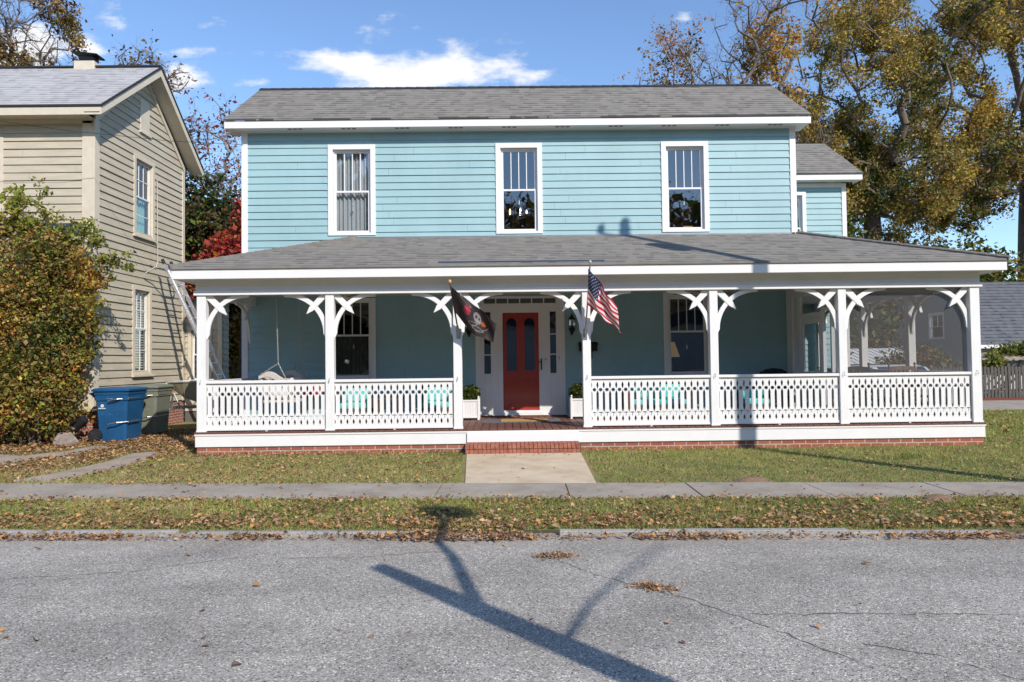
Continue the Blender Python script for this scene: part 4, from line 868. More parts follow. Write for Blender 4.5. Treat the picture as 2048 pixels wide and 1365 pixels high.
# ================================================================== PORCH THINGS
def lantern(x, y, z, label):
    o = empty('wall_lantern', (x, y, z), label, 'lantern', 'lanterns beside the front door')
    MB().lathe((x, y-.12, z), [(.02, -.17), (.05, -.12), (.075, -.05), (.02, -.04)], 10).lathe((x, y-.12, z), [(.08, .13), (.085, .14), (.03, .19), (.015, .24), (.0, .26)], 10).box(x-.02, x+.02, y-.03, y, z-.2, z-.05).tube([(x, y-.02, z-.12), (x, y-.07, z-.16), (x, y-.12, z-.15)], .008, 6).build('lantern_frame', 'black', o)
    MB().lathe((x, y-.12, z), [(.055, -.04), (.078, .0), (.078, .13)], 10).build('lantern_glass', 'glass_dim', o); return o
lantern(-.79, WY, 2.30, 'black wall lantern left of the door behind the black flag'); lantern(1.385, WY, 2.31, 'black wall lantern right of the red door')
mbx = empty('mailbox', (1.72, WY, 1.85), 'black metal wall mailbox on the siding right of the door', 'mailbox')
MB().box(1.535, 1.92, WY-.12, WY-.017, 1.765, 1.90).build('mailbox_body', 'black', mbx, bevel=.012); MB().prism([(WY-.017, 1.96), (WY-.135, 1.905), (WY-.135, 1.89), (WY-.017, 1.90)], lambda p, q, t: (t, p, q), 1.525, 1.93).build('lid', 'black', mbx)
MB().tube([(1.80, WY-.06, 1.765), (1.80, WY-.06, 1.62), (1.80, WY-.09, 1.615), (1.80, WY-.10, 1.64)], .012, 6).build('paper_hook', 'black', mbx)
def planter(x, y, label):
    o = empty('planter', (x, y, PZ), label, 'planter', 'white box planters beside the door'); h = .165
    mb = MB(); mb.box(x-h, x+h, y-h, y+h, PZ+.04, PZ+.40)
    for k in range(7):
        xx = x-h+.02+k*.05; mb.box(xx, xx+.008, y-h-.004, y-h, PZ+.06, PZ+.36)
    mb.box(x-h, x+h, y-h-.012, y-h-.0045, PZ+.37, PZ+.405).box(x-h, x+h, y-h-.012, y-h-.0045, PZ+.04, PZ+.075)
    mb.build('planter_box', 'white', o, bevel=.003)
    mb = MB()
    for sx in (-1, 1):
        for sy in (-1, 1): mb.box(x+sx*h-.02, x+sx*h+.02, y+sy*h-.02, y+sy*h+.02, PZ, PZ+.43).lathe((x+sx*h, y+sy*h, PZ+.43), [(.008, 0), (.022, .018), (.022, .03), (.006, .05)], 8)
    mb.build('corner_post', 'white', o)
    rg = np.random.default_rng(int(abs(x)*100)); d = rg.normal(size=(1700, 3)); d /= np.linalg.norm(d, axis=1)[:, None]; C = np.array([x, y, PZ+.53])+d*np.array([.20, .2, .17])*rg.uniform(.55, 1, (1700, 1))**.5; C = C[C[:, 2] > PZ+.38]
    quads('boxwood', C, .03, [LF['dark'], LF['green'], LF['dark'], LF['lime']], o, rng=rg); return o
planter(-.745, 1.95, 'white box planter with boxwood left of the front door'); planter(1.46, 1.95, 'white box planter with boxwood right of the front door')
tag(MB().box(-.50, 1.05, 1.05, 1.78, PZ+.001, PZ+.010).build('rug', 'mat_grey', bevel=.003), 'grey woven rug on the porch floor before the door', 'rug')
tag(MB().box(-.13, .78, 1.18, 1.66, PZ+.0105, PZ+.028).build('doormat', 'mat_tan', bevel=.004), 'tan coir doormat lying on the grey rug', 'doormat')

def armchair(x, y, label, w=.62, group='teal cushioned wooden porch seats', rot=0, wood='brownwood', backh=.72):
    o = empty('porch_chair', (x, y, PZ), label, 'chair', group); h = w/2
    for sx in (-1, 1):
        for fy, hh in ((-.3, .56), (.28, backh)): MB().box(x+sx*h-.025*(1 if sx > 0 else 1), x+sx*h+.025, y+fy-.025, y+fy+.025, PZ, PZ+hh).build('leg', wood, o)
        MB().box(x+sx*h-.035, x+sx*h+.035, y-.34, y+.30, PZ+.561, PZ+.585).build('armrest', wood, o, bevel=.005)
    MB().box(x-h+.026, x+h-.026, y-.31, y+.27, PZ+.20, PZ+.27).build('seat_frame', wood, o)
    mb = MB(); mb.box(x-h+.026, x+h-.026, y+.26, y+.30, PZ+backh-.06, PZ+backh)
    n = max(3, int(w/.12))
    for k in range(n): xx = x-h+.06+k*(w-.12)/(n-1); mb.box(xx-.015, xx+.015, y+.27, y+.29, PZ+.271, PZ+backh-.061)
    mb.build('backrest', wood, o)
    nC = 1 if w < .8 else 2
    for k in range(nC):
        a = x-h+.035+k*(w-.07)/nC; b_ = a+(w-.07)/nC-.01
        MB().box(a, b_, y-.30, y+.17, PZ+.271, PZ+.39).build('seat_cushion', 'tealcush', o, bevel=.035); MB().box(a, b_, y+.13, y+.25, PZ+.391, PZ+backh-.05).build('back_cushion', 'tealcush', o, bevel=.04)
    return o
armchair(-3.02, 1.7, 'wooden porch chair with teal cushions under the left window'); armchair(-1.40, 1.7, 'wooden porch chair with teal cushions beside the left planter')
armchair(2.98, 1.7, 'wide wooden loveseat with two teal cushions right of the door', 1.2)
armchair(4.95, 1.5, 'low wooden porch chair with teal cushion in front of the dark wicker chair', .62, backh=.62)
tb = empty('side_table', (-2.30, 1.6, PZ), 'small brown wooden table between the two teal chairs', 'table')
MB().box(-2.58, -2.08, 1.4, 1.85, PZ+.44, PZ+.47).build('tabletop', 'brownwood', tb)
for sx in (-2.54, -2.12):
    for sy in (1.44, 1.81): MB().box(sx-.02, sx+.02, sy-.02, sy+.02, PZ, PZ+.44).build('leg', 'brownwood', tb)
wc = empty('wicker_chair', (5.53, 1.95, PZ), 'dark wicker chair with arched back near the screen door', 'chair')
MB().prism([(5.24, PZ+.3), (5.82, PZ+.3), (5.82, PZ+.88), (5.70, PZ+.945), (5.53, PZ+.965), (5.36, PZ+.945), (5.24, PZ+.88)], lambda p, q, t: (p, t, q), 2.1, 2.16).build('backrest', 'darkwicker', wc, bevel=.02)
MB().box(5.24, 5.82, 1.6, 2.1, PZ+.28, PZ+.42).build('seat', 'darkwicker', wc, bevel=.02)
for sx in (5.27, 5.79):
    for sy in (1.63, 2.1): MB().box(sx-.02, sx+.02, sy-.02, sy+.02, PZ, PZ+.28).build('leg', 'darkwicker', wc)
def rocker(x, y, label):
    o = empty('rocking_chair', (x, y, PZ), label, 'rocking chair', 'wooden rocking chairs on the screened porch'); h = .26
    for sx in (-1, 1):
        MB().tube([(x+sx*h, y+.16, PZ+.05), (x+sx*h, y+.24, PZ+.55), (x+sx*h, y+.34, PZ+1.0)], .018, 8).lathe((x+sx*h, y+.34, PZ+1.0), [(.012, 0), (.026, .02), (.026, .035), (.004, .06)], 8).build('back_post', 'greywood', o)
        MB().tube([(x+sx*h, y-.24, PZ+.05), (x+sx*h, y-.24, PZ+.6)], .018, 8).build('leg', 'greywood', o)
        MB().box(x+sx*h-.035, x+sx*h+.035, y-.3, y+.24, PZ+.6, PZ+.625).build('armrest', 'greywood', o)
        MB().tube([(x+sx*h, y-.42, PZ+.08), (x+sx*h, y-.1, PZ+.02), (x+sx*h, y+.2, PZ+.03), (x+sx*h, y+.5, PZ+.12)], .016, 6).build('rocker', 'greywood', o)
    MB().box(x-h, x+h, y-.26, y+.2, PZ+.38, PZ+.41).build('seat', 'greywood', o)
    mb = MB(); mb.prism([(x-h+.018, PZ+.90), (x+h-.018, PZ+.90), (x+h-.018, PZ+.97), (x, PZ+.985), (x-h+.018, PZ+.97)], lambda p, q, t: (p, t, q), y+.31, y+.335); mb.box(x-h+.018, x+h-.018, y+.2, y+.225, PZ+.46, PZ+.50)
    for k in range(6): xx = x-.2+k*.08; mb.prism([(y+.205, PZ+.5), (y+.222, PZ+.5), (y+.332, PZ+.9), (y+.315, PZ+.9)], lambda p, q, t: (t, p, q), xx-.018, xx+.018)
    mb.build('backrest', 'greywood', o); return o
rocker(7.02, 1.35, 'brown wooden rocking chair left of the pair in the screened bay'); rocker(7.95, 1.35, 'brown wooden rocking chair right of the pair beside the corner post')
# swing
sw = empty('porch_swing', (-4.3, 1.3, 2.99), 'pale wicker porch swing hanging from chains in the left bay', 'swing')
mb = MB()
for yy in (.62, 2.0):
    for (p, q) in (((-4.25, yy, 2.99), (-4.21, yy, 1.59)), ((-4.21, yy, 1.59), (-4.55, yy, 1.37)), ((-4.21, yy, 1.59), (-3.93, yy, 1.02))):
        p, q = Vector(p), Vector(q); n_ = int((q-p).length/.036); d = (q-p).normalized()
        for k in range(n_):
            c = p.lerp(q, (k+.5)/n_); s_ = (Vector((1, 0, 0)) if k % 2 else Vector((0, 1, 0))); s_ = (s_-d*s_.dot(d)).normalized()*.010; h_ = d*.021
            mb.tube([c-h_, c-h_*.4+s_, c+h_*.4+s_, c+h_, c+h_*.4-s_, c-h_*.4-s_, c-h_], .0055, 4, cap=False)
mb.build('chain', 'chain', sw)
MB().prism([(-4.50, .86), (-3.88, .86), (-3.88, .91), (-4.50, .91)], lambda p, q, t: (p, t, q), .65, 1.97).build('seat', 'wicker', sw, bevel=.01)
MB().prism([(-4.47, .91), (-4.43, .91), (-4.52, 1.30), (-4.56, 1.36), (-4.60, 1.30)], lambda p, q, t: (p, t, q), .65, 1.97).build('backrest', 'wicker', sw, bevel=.01)
for yy in (.62, 1.95):
    N_ = 10; P_ = [(-4.56+.0*k, 0) for k in range(1)]
    o1 = [(-4.58+.62*k/N_, 1.36+.08*math.sin(math.pi*min(1, k/N_*1.6)) - .45*max(0, k/N_-.55)**1.3) for k in range(N_+1)]; i1 = [(p, q-.07-.12*(k/N_)) for k, (p, q) in enumerate(o1)]
    MB().prism(o1+list(reversed(i1)), lambda p, q, t: (p, t, q), yy, yy+.05).build('armrest', 'wicker', sw, bevel=.01)
for k, (yy, cc) in enumerate(((.85, 'palecush'), (1.75, 'palecush'))):
    tag(MB().box(-4.44, -4.05, yy-.2, yy+.2, .93, 1.30).build('pillow', cc, bevel=.09), 'pale printed pillow on the %s end of the porch swing' % ('near', 'far')[k], 'pillow')
tag(MB().box(-4.02, -3.62, 1.25, 1.5, .93, 1.22).build('pillow', 'redcush', bevel=.08), 'red pillow on the seat of the porch swing', 'pillow')
def fan(x, y, label):
    o = empty('ceiling_fan', (x, y, 2.99), label, 'ceiling fan', 'brown ceiling fans under the porch ceiling')
    MB().lathe((x, y, 2.83), [(.02, .16), (.02, .09), (.09, .07), (.10, .0), (.04, -.04)], 14).build('motor', 'white', o)
    for k in range(5):
        w = k*1.2566+.3; d = Vector((math.cos(w), math.sin(w), 0)); s_ = Vector((-d.y, d.x, 0)); c = Vector((x, y, 2.845)); mb = MB()
        q = [c+d*.12-s_*.03, c+d*.55-s_*.07, c+d*.60, c+d*.55+s_*.07, c+d*.12+s_*.03]; mb.face(q); mb.face([p+Vector((0, 0, .008)) for p in reversed(q)]); mb.build('blade', 'mat_tan', o)
    return o
fan(-3.1, 1.2, 'ceiling fan with tan blades in the second porch bay'); fan(3.85, 1.2, 'ceiling fan with tan blades over the right loveseat')

# ================================================================== FLAGS
def flagstaff(name, base, tip, ball, label, cat, knob):
    o = empty(name, base, label, cat)
    MB().tube([base, tip], .013, 8).build('pole', 'brownwood' if knob == 'gold' else 'iron', o)
    b0 = Vector(base); MB().box(b0.x-.035, b0.x+.035, -.012, -.001, b0.z-.12, b0.z+.06).tube([(b0.x, -.01, b0.z-.06), b0+Vector((0, -.0, -.01)), b0+(Vector(tip)-b0).normalized()*.12], .022, 8).build('bracket', 'iron', o)
    MB().lathe(tip, [(.006, -.01), (.026, .005), (.03, .025), (.02, .045), (.003, .055)], 12).build('finial', mat(knob+'_finial', (.55, .32, .12) if knob == 'gold' else (.42, .36, .34), .4), o, smooth=True)
    return o
def flag(name, parent, HT, HB, FT, FB, classify, mats, nu, nv, fold, sag=0):
    HT, HB, FT, FB = map(Vector, (HT, HB, FT, FB)); mb = MB(); P = {}
    for i in range(nu+1):
        for j in range(nv+1):
            u_, v_ = i/nu, j/nv; p = HB.lerp(HT, v_).lerp(FB.lerp(FT, v_), u_)
            p = p+fold(u_, v_); p.z -= sag*math.sin(math.pi*u_)*(1-v_); P[i, j] = len(mb.v); mb.v.append(tuple(p))
    for i in range(nu):
        for j in range(nv): mb.f.append((P[i, j], P[i+1, j], P[i+1, j+1], P[i, j+1])); mb.m.append(classify((i+.5)/nu, (j+.5)/nv)); mb.uv.append(None)
    return mb.build(name, mats, parent, smooth=True)
us = flagstaff('american_flag', (1.385, -.06, 2.06), (1.416, -.62, 3.20), 0, 'American flag on a staff angled from the post right of the steps', 'flag', 'silver')
FW = [mat('flag_white', (.72, .68, .66), .8, trans=.35), mat('flag_red', (.56, .02, .05), .8, trans=.35), mat('flag_navy', (.012, .022, .07), .8, trans=.25)]
stars = []
for rj in range(9):
    for ci in range(6 if rj % 2 == 0 else 5): stars.append(((.4/12)*(1+2*ci+(rj % 2)), 1-(7/13)*(rj+1)/10))
def inpoly1(x, y, poly):
    c = False; n = len(poly)
    for i in range(n):
        (x0, y0), (x1, y1) = poly[i], poly[(i+1) % n]
        if (y0 > y) != (y1 > y) and x < (x1-x0)*(y-y0)/(y1-y0)+x0: c = not c
    return c
star5 = [((.024 if k % 2 == 0 else .010)*math.cos(math.pi*k/5+math.pi/2), (.024 if k % 2 == 0 else .010)*math.sin(math.pi*k/5+math.pi/2)) for k in range(10)]
def uscls(u_, v_):
    if u_ < .4 and v_ > 6/13:
        for sx, sy in stars:
            dx, dy = (u_-sx)*1.9, (v_-sy)
            if abs(dx) < .026 and abs(dy) < .026 and inpoly1(dx, dy, star5): return 0
        return 2
    return 1 if int(v_*13) % 2 == 0 else 0
def usfold(u_, v_):
    a = .055*math.sin(9*u_+5*v_)*min(1, u_*3)+.03*math.sin(17*u_-7*v_+1)*min(1, u_*2)
    return Vector((.35*a-.10*math.sin(math.pi*v_)*(1-u_)*u_*2-.07*v_*v_*max(0, .35-u_)*1.2, a, .25*a-.08*math.sin(6*v_)*u_*(1-v_)))
flag('banner', us, (1.412, -.60, 3.12), (1.392, -.33, 2.53), (1.90, -.30, 2.49), (1.985, -.22, 2.05), uscls, FW, 200, 110, usfold)
pf = flagstaff('pirate_flag', (-.84, -.06, 2.10), (-.935, -.62, 2.90), 0, 'black flag with grey skull and red patch on the post left of the steps', 'flag', 'gold')
BF = [mat('flag_black', (.035, .025, .026), .7, trans=.12), mat('emblem_grey', (.22, .20, .20), .7, trans=.1), mat('emblem_red', (.28, .012, .03), .7, trans=.1), mat('emblem_orange', (.40, .08, .02), .7)]
def el(u_, v_, cx, cy, rx, ry, a=0):
    c, s = math.cos(a), math.sin(a); dx, dy = u_-cx, (v_-cy)*.62; x_, y_ = dx*c+dy*s, -dx*s+dy*c; return (x_/rx)**2+(y_/ry)**2
def pcls(u_, v_):
    if el(u_, v_, .55, .63, .022, .035) < 1 or el(u_, v_, .615, .60, .020, .030) < 1: return 0
    d = el(u_, v_, .58, .60, .085, .125, .2)
    if d < 1:
        if v_ < .47 and int(u_*90) % 3 == 0: return 0
        return 1
    if el(u_, v_, .36, .66, .065, .115, -.3) < 1:
        return 1 if (abs(v_-.70) < .025 and int(u_*120) % 3 == 0) else 2
    if el(u_, v_, .72, .50, .055, .05, -.6) < 1: return 3
    for (cx, cy, rx, ry, a) in ((.33, .90, .12, .035, -.35), (.48, .34, .10, .04, .3), (.60, .24, .14, .05, -.1), (.29, .52, .05, .03, .6)):
        if .68 < el(u_, v_, cx, cy, rx, ry, a) < 1: return 1
    if .85 < el(u_, v_, .57, .60, .30, .27, .1) < .93 and v_ < .5: return 1
    return 0
def pfold(u_, v_):
    a = .04*math.sin(8*u_+4*v_)*min(1, u_*3)+.018*math.sin(19*u_-5*v_); return Vector((.15*a, a, .1*a+.02*math.sin(11*u_)*u_))
flag('banner', pf, (-.932, -.60, 2.85), (-.885, -.36, 2.44), (-.165, -.30, 2.235), (-.235, -.22, 1.925), pcls, BF, 150, 90, pfold, sag=.12)

# ================================================================== NEIGHBOUR HOUSE (beige)
NH = empty('neighbour_house', (-10, 2.75, 0), 'beige clapboard house with cream trim and pale grey gable roof on the left', 'house')
NX, NY0, NY1, NEZ, NPZ, NPY = -8.9, 2.76, 6.88, 6.98, 8.75, 4.83
rsl = (NPZ-NEZ)/(NPY-NY0)
def ngl(z):
    if z <= NEZ: return (NY0+.14, NY1-.0)
    t = (z-NEZ)/(NPZ-NEZ+.02); return (NY0+(NPY-NY0)*t+.0, NY1-(NY1-NPY)*t)
siding('side_wall', 'beige', NH, SX(NX), NY0, NY1, .62, 8.70, [(4.40, 5.18, 4.82, 6.58), (4.36, 5.06, 1.45, 3.42)], .172, ngl, .025)
siding('front_wall', 'beige', NH, FX(NY0), -16, NX-.14, .62, 6.98, [(-11.9, -10.95, 4.9, 6.3)], .172, None, .025)
ms = SX(NX); mf = FX(NY0)
mb = MB(); mbox(mb, ms, NY0-.03, NY0+.16, -.02, .035, .6, 6.95); mbox(mb, mf, NX-.24, NX-.021, -.02, .03, .6, 6.90); mb.build('corner_board', 'cream', NH, bevel=.005); mbox(MB(), ms, NY1-.13, NY1+.0, -.03, .035, .6, 6.9).build('corner_board', 'cream', NH, bevel=.005)
mb = MB(); mb.prism([(NY0, NEZ-.12), (NPY, NPZ-.10), (NY1, NEZ-.12), (NY1, NEZ+.03), (NPY, NPZ+.06), (NY0, NEZ+.03)], lambda p, q, t: (NX+t, p, q), .0, .04); mb.build('frieze_board', 'cream', NH)
w1 = window(NH, ms, 4.31, 5.27, 4.72, 6.68, 5.68, .10, 2, 'cream', lower=0, rails=1, sill=True, curtain=('curtain_teal', [(4.45, 5.13, 4.75, 5.66)]))
w2 = window(NH, ms, 4.27, 5.14, 1.35, 3.50, 2.47, .10, 2, 'cream', lower=1, rails=1, sill=True)
mb = MB()
for k in range(30): z = 1.5+k*.062; mb.box(NX-.15, NX-.12, 4.38, 5.03, z, z+.035)
mb.build('blind', 'blind', w2)
mb = MB(); mbox(mb, ms, 4.6, 5.02, 0, .03, 7.32, 8.12); mbox(mb, ms, 4.55, 5.07, .0, .06, 7.26, 7.319); mb.build('gable_vent', 'cream', NH, bevel=.01)
window(NH, mf, -11.95, -10.84, 4.82, 6.55, 5.7, .12, 1, 'cream')
# roof with overhangs
ox = -8.50; oy = .42; zE = 7.06
zF = NPZ-rsl*(NPY-(NY0-oy)); pk = 8.98; ez_ = 7.10
mb = MB(); slab(mb, [(-18, NY0-oy, ez_), (ox, NY0-oy, ez_), (ox, NPY, pk), (-18, NPY, pk)], .03, (1, 0, 0)); slab(mb, [(ox, NY1+.30, ez_-.02), (-18, NY1+.30, ez_-.02), (-18, NPY, pk), (ox, NPY, pk)], .03, (1, 0, 0))
nr_ = mb.build('roof', 'shingle_light', NH)
mb = MB(); mb.box(-18, ox+.012, NPY-.08, NPY+.08, pk-.02, pk+.02)
for (ya, za, yb, zb) in ((NY0-oy-.01, ez_, NPY, pk), (NY1+.31, ez_-.02, NPY, pk)): mb.prism([(ya, za-.045), (yb, zb-.045), (yb, zb+.012), (ya, za+.012)], lambda p, q, t: (t, p, q), ox+.001, ox+.02)
mb.box(-18, ox+.02, NY0-oy-.02, NY0-oy-.001, ez_-.04, ez_+.005); mb.build('roof_edge', 'ridge', nr_)
mb = MB()
for (ya, za, yb, zb) in ((NY0-oy, ez_, NPY, pk), (NY1+.30, ez_-.02, NPY, pk)):
    mb.prism([(ya, za-.21), (yb, zb-.24), (yb, zb-.046), (ya, za-.046)], lambda p, q, t: (t, p, q), ox-.03, ox)
    mb.prism([(ya, za-.17), (yb, zb-.20), (yb, zb-.18), (ya, za-.15)], lambda p, q, t: (t, p, q), NX+.041, ox-.031)
mb.build('rake_board', 'cream', NH)
mb = MB(); mb.box(-18, ox-.031, NY0-oy, NY0-oy+.025, ez_-.21, ez_-.046).box(-18, NX-.001, NY0-oy+.026, NY0-.031, ez_-.17, ez_-.15).box(-18, NX+.0, NY0-.03, NY0, 6.84, 6.93); mb.build('fascia', 'cream', NH)
chm = MB().box(-10.58, -10.08, 4.7, 5.1, 8.2, 9.10); ch = chm.build('chimney', 'cream', NH, bevel=.01)
MB().prism([(-10.66, 9.33), (-10.06, 9.26), (-10.03, 9.285), (-10.64, 9.36)], lambda p, q, t: (p, t, q), 4.72, 5.1).box(-10.5, -10.15, 4.78, 5.02, 9.10, 9.27).build('chimney_cap', 'black', ch)
mb = MB(); mb.face([(-16, NY0+.02, 0), (NX-.01, NY0+.02, 0), (NX-.01, NY0+.02, .62), (-16, NY0+.02, .62)], 0, [(0, 0), (7, 0), (7, .62), (0, .62)]); mb.face([(NX-.01, NY0+.02, 0), (NX-.01, NY1, 0), (NX-.01, NY1, .62), (NX-.01, NY0+.02, .62)], 0, [(0, 0), (4.1, 0), (4.1, .62), (0, .62)]); mb.build('brick_foundation', 'brick', NH)
MB().box(-16, NX-.22, NY0-.06, NY0-.032, 4.42, 4.66).build('porch_roof_board', 'navy', NH)
mb = MB(); mb.box(-16, NX-.2, NY0+.3, 6.6, 4.0, 4.05).box(-16, NX-.2, 6.5, 6.55, .6, 6.9); mb.face([(-16, NY1, 0), (NX, NY1, 0), (NX, NY1, 6.9), (-16, NY1, 6.9)]); mb.build('interior_wall', 'room', NH)
# rear ell
siding('ell_wall', 'beige', NH, FX(NY1+.02), NX+.04, -7.95, .3, 3.30, [(-8.70, -8.2, 1.15, 2.5)], .172, None, .025)
siding('ell_wall', 'beige', NH, SX(-7.84), NY1+.02, 7.3, .3, 3.30, [], .172, None, .025)
me_ = FX(NY1+.02); mb = MB(); mbox(mb, me_, -7.96, -7.84, -.02, .035, .3, 3.28); mb.build('corner_board', 'cream', NH); window(NH, me_, -8.78, -8.12, 1.1, 2.6, 1.85, .09, 0, 'cream')
mb = MB(); slab(mb, [(NX+.03, 6.55+.1, 3.36), (-7.5, 6.65, 3.36), (-7.5, 7.6, 3.46), (NX+.03, 7.6, 3.46)], .06, (1, 0, 0)); mb.build('ell_roof', 'shingle_dark', NH); MB().box(NX+.03, -7.86, NY1+.03, 7.28, -.05, .3).build('ell_base', 'room', NH)  # ell base coloured dark to stand in for the shade under the boat
MB().tube([(NX+.06, 5.32, 6.3), (NX+.06, 5.36, 4.2), (NX+.05, 5.3, 4.05), (NX+.05, 5.0, 4.1)], .009, 5).build('wall_cable', 'cream', NH)
tag(MB().tube([(-5.56, 2.46, 6.25), (-7, 2.2, 6.26), (-9, 1.8, 6.38), (-12, 1.4, 6.75), (-16, .9, 7.5)], .005, 5).build('utility_cable', 'rubber'), 'thin dark cable running from the blue house past the beige gable', 'cable')

# ================================================================== THINGS BETWEEN THE HOUSES
def bin_(x, y, z0, w, d, h, m, label, logo, rot=0):
    o = empty('wheeled_bin', (x, y, z0), label, 'bin', 'wheeled bins beside the beige house'); b0 = .80
    def P(fx, fy, z): t = (z)/h; k = b0+(1-b0)*t; return (x+fx*w/2*k, y+fy*d/2*k, z0+z)
    mb = MB(); zs = [.02, h*.40, h*.76, h*.765, h*.86, h*.87, h*.93]; ks = [1, 1, 1, 1.05, 1.05, 1.08, 1.08]; ring = []
    cut = .14
    for z, k in zip(zs, ks):
        rg_ = []
        for fx, fy in ((-1+cut, -1), (1-cut, -1), (1, -1+cut), (1, 1-cut), (1-cut, 1), (-1+cut, 1), (-1, 1-cut), (-1, -1+cut)):
            p = P(fx*k, fy*k, z); rg_.append(p)
        ring.append(rg_)
    for a in range(len(ring)-1):
        for q in range(8): mb.face([ring[a][q], ring[a][(q+1) % 8], ring[a+1][(q+1) % 8], ring[a+1][q]])
    mb.face(ring[0]); 
    for k, fx in enumerate((-.55, -.05, .45)):
        a, b_ = fx-.13, fx+.13; mb.face([P(a, -1.0, .04), P(b_, -1.0, .04), P(b_-.03, -1.05, h*.5), P(a+.03, -1.05, h*.5)]); mb.face([P(a+.03, -1.05, h*.5), P(b_-.03, -1.05, h*.5), P(b_-.03, -.99, h*.52), P(a+.03, -.99, h*.52)])
        mb.face([P(a, -1.0, .04), P(a+.03, -1.05, h*.5), P(a+.03, -.99, h*.52)]); mb.face([P(b_, -1.0, .04), P(b_-.03, -.99, h*.52), P(b_-.03, -1.05, h*.5)])
    mb.build('bin_body', m, o)
    mb = MB(); prof = [(1.13, .93), (1.15, .935), (1.15, .965), (1.05, .985), (.75, 1.0)]; rings = []
    for k, zz in prof: rings.append([P(fx*k, fy*k, h*zz) for fx, fy in ((-1+cut, -1), (1-cut, -1), (1, -1+cut), (1, 1-cut), (1-cut, 1), (-1+cut, 1), (-1, 1-cut), (-1, -1+cut))])
    for a in range(len(rings)-1):
        for q in range(8): mb.face([rings[a][q], rings[a][(q+1) % 8], rings[a+1][(q+1) % 8], rings[a+1][q]])
    mb.face(rings[-1]); mb.face(list(reversed(rings[0])))
    mb.build('lid', m, o, bevel=.006)
    hx = x-w/2*1.1; MB().tube([(hx+.03, y-d*.33, z0+h*.90), (hx-.11, y-d*.33, z0+h*.89), (hx-.11, y+d*.33, z0+h*.89), (hx+.03, y+d*.33, z0+h*.90)], .022, 8).prism([(hx-.13, h*.9), (hx+.06, h*.76), (hx+.06, h*.90)], lambda p, q, t: (p, t, z0+q), y-d*.36, y-d*.32).build('handle', m, o)
    for zz in (h*.79, h*.36): MB().tube([(x-w*.02, y-d/2*.98-.06, z0+zz-.03), (x+w*.25, y-d/2*1.0-.05, z0+zz), (x+w*.50, y-d*.42, z0+zz+.01), (x+w*.5, y+.1, z0+zz+.01)], .012, 8).build('grab_bar', 'iron', o)
    for yy in (y-d*.50, y+d*.40):
        wh = MB().lathe((x-w*.46, yy, z0+.135), [(.135, .0), (.14, .02), (.14, .05), (.12, .06)], 20, axis='y').build('wheel', 'rubber', o); mb = MB()
        for k in range(8): w_ = k*math.pi/4; mb.tube([(x-w*.46+.02*math.cos(w_), yy-.006, z0+.135+.02*math.sin(w_)), (x-w*.46+.10*math.cos(w_), yy-.006, z0+.135+.10*math.sin(w_))], .008, 4)
        mb.build('spoke', mat('dark_grey_plastic', (.05, .05, .055), .5), wh)
    if logo:
        yy = y-d/2*.965-.012; zz = z0+h*.64
        lg = curve_poly('logo', [star(x-w*.23, zz+.03, .032, .032, 10), star(x-w*.23, zz+.032, .014, .010, 3)], lambda u_, v_, t: (u_, yy+.004-t+(zz-v_)*.0, v_), 0, .003, 'white', o)
        fc = bpy.data.curves.new('lettering', 'FONT'); fc.body = 'DISPOSE'; fc.size = .042; fc.extrude = .001; fc.offset = .001
        def text(body, size, px, pz):
            fc = bpy.data.curves.new('lettering', 'FONT'); fc.body = body; fc.size = size; fc.extrude = .001; fc.offset = .0012; fc.align_x = 'CENTER'
            to = bpy.data.objects.new('tmp', fc); COL.objects.link(to); bpy.context.view_layer.update(); me = bpy.data.meshes.new_from_object(to.evaluated_get(bpy.context.evaluated_depsgraph_get())); bpy.data.objects.remove(to)
            for v in me.vertices: v.co = Vector((v.co.x+px-x, yy-.004+v.co.z-y, v.co.y+pz-z0))
            me.materials.clear(); me.materials.append(K['white']); l = bpy.data.objects.new('lettering', me); COL.objects.link(l); l.parent = o
        text('DISPOSAL', .034, x-w*.23, zz-.035); text('294 5402', .03, x+w*.0, z0+h*.80)
    return o
bin_(-8.13, 2.45, .02, .68, .78, 1.11, 'binblue', 'blue wheeled bin with grey wheels standing at the house corner', True)
bin_(-8.12, 3.62, .04, .66, .75, 1.10, 'bingrey', 'sage green wheeled bin behind the blue bin', False)
# boat on trailer
BT = empty('rowing_boat', (-6.9, 4.4, .6), 'khaki flat bottomed boat with pale rim on a trailer between the houses', 'boat')
st_ = [(-8.05, .10, 1.14, 1.08), (-7.8, .34, 1.17, .96), (-7.5, .50, 1.18, .80), (-7.1, .60, 1.18, .68), (-6.5, .64, 1.18, .64), (-5.75, .62, 1.18, .64)]
mb = MB()
for k in range(len(st_)-1):
    (xa, wa, ta, ba), (xb, wb, tb_, bb) = st_[k], st_[k+1]; c = 4.4
    for s_ in (-1, 1): mb.face([(xa, c+s_*wa, ta), (xb, c+s_*wb, tb_), (xb, c+s_*wb*.85, bb), (xa, c+s_*wa*.8, ba)])
    mb.face([(xa, c-wa*.8, ba), (xb, c-wb*.85, bb), (xb, c+wb*.85, bb), (xa, c+wa*.8, ba)])
mb.face([(-8.05, 4.3, 1.14), (-8.05, 4.5, 1.14), (-8.05, 4.48, 1.08), (-8.05, 4.32, 1.08)]); mb.face([(-5.75, 3.78, 1.18), (-5.75, 5.02, 1.18), (-5.75, 4.93, .64), (-5.75, 3.87, .64)])
mb.build('hull', 'boat', BT)
mb = MB()
for s_ in (-1, 1): mb.tube([(xa, 4.4+s_*wa, ta+.01) for xa, wa, ta, ba in st_], .025, 6)
mb.tube([(-8.07, 4.28, 1.14), (-8.07, 4.52, 1.14)], .025, 6); mb.build('gunwale', 'boatrim', BT)
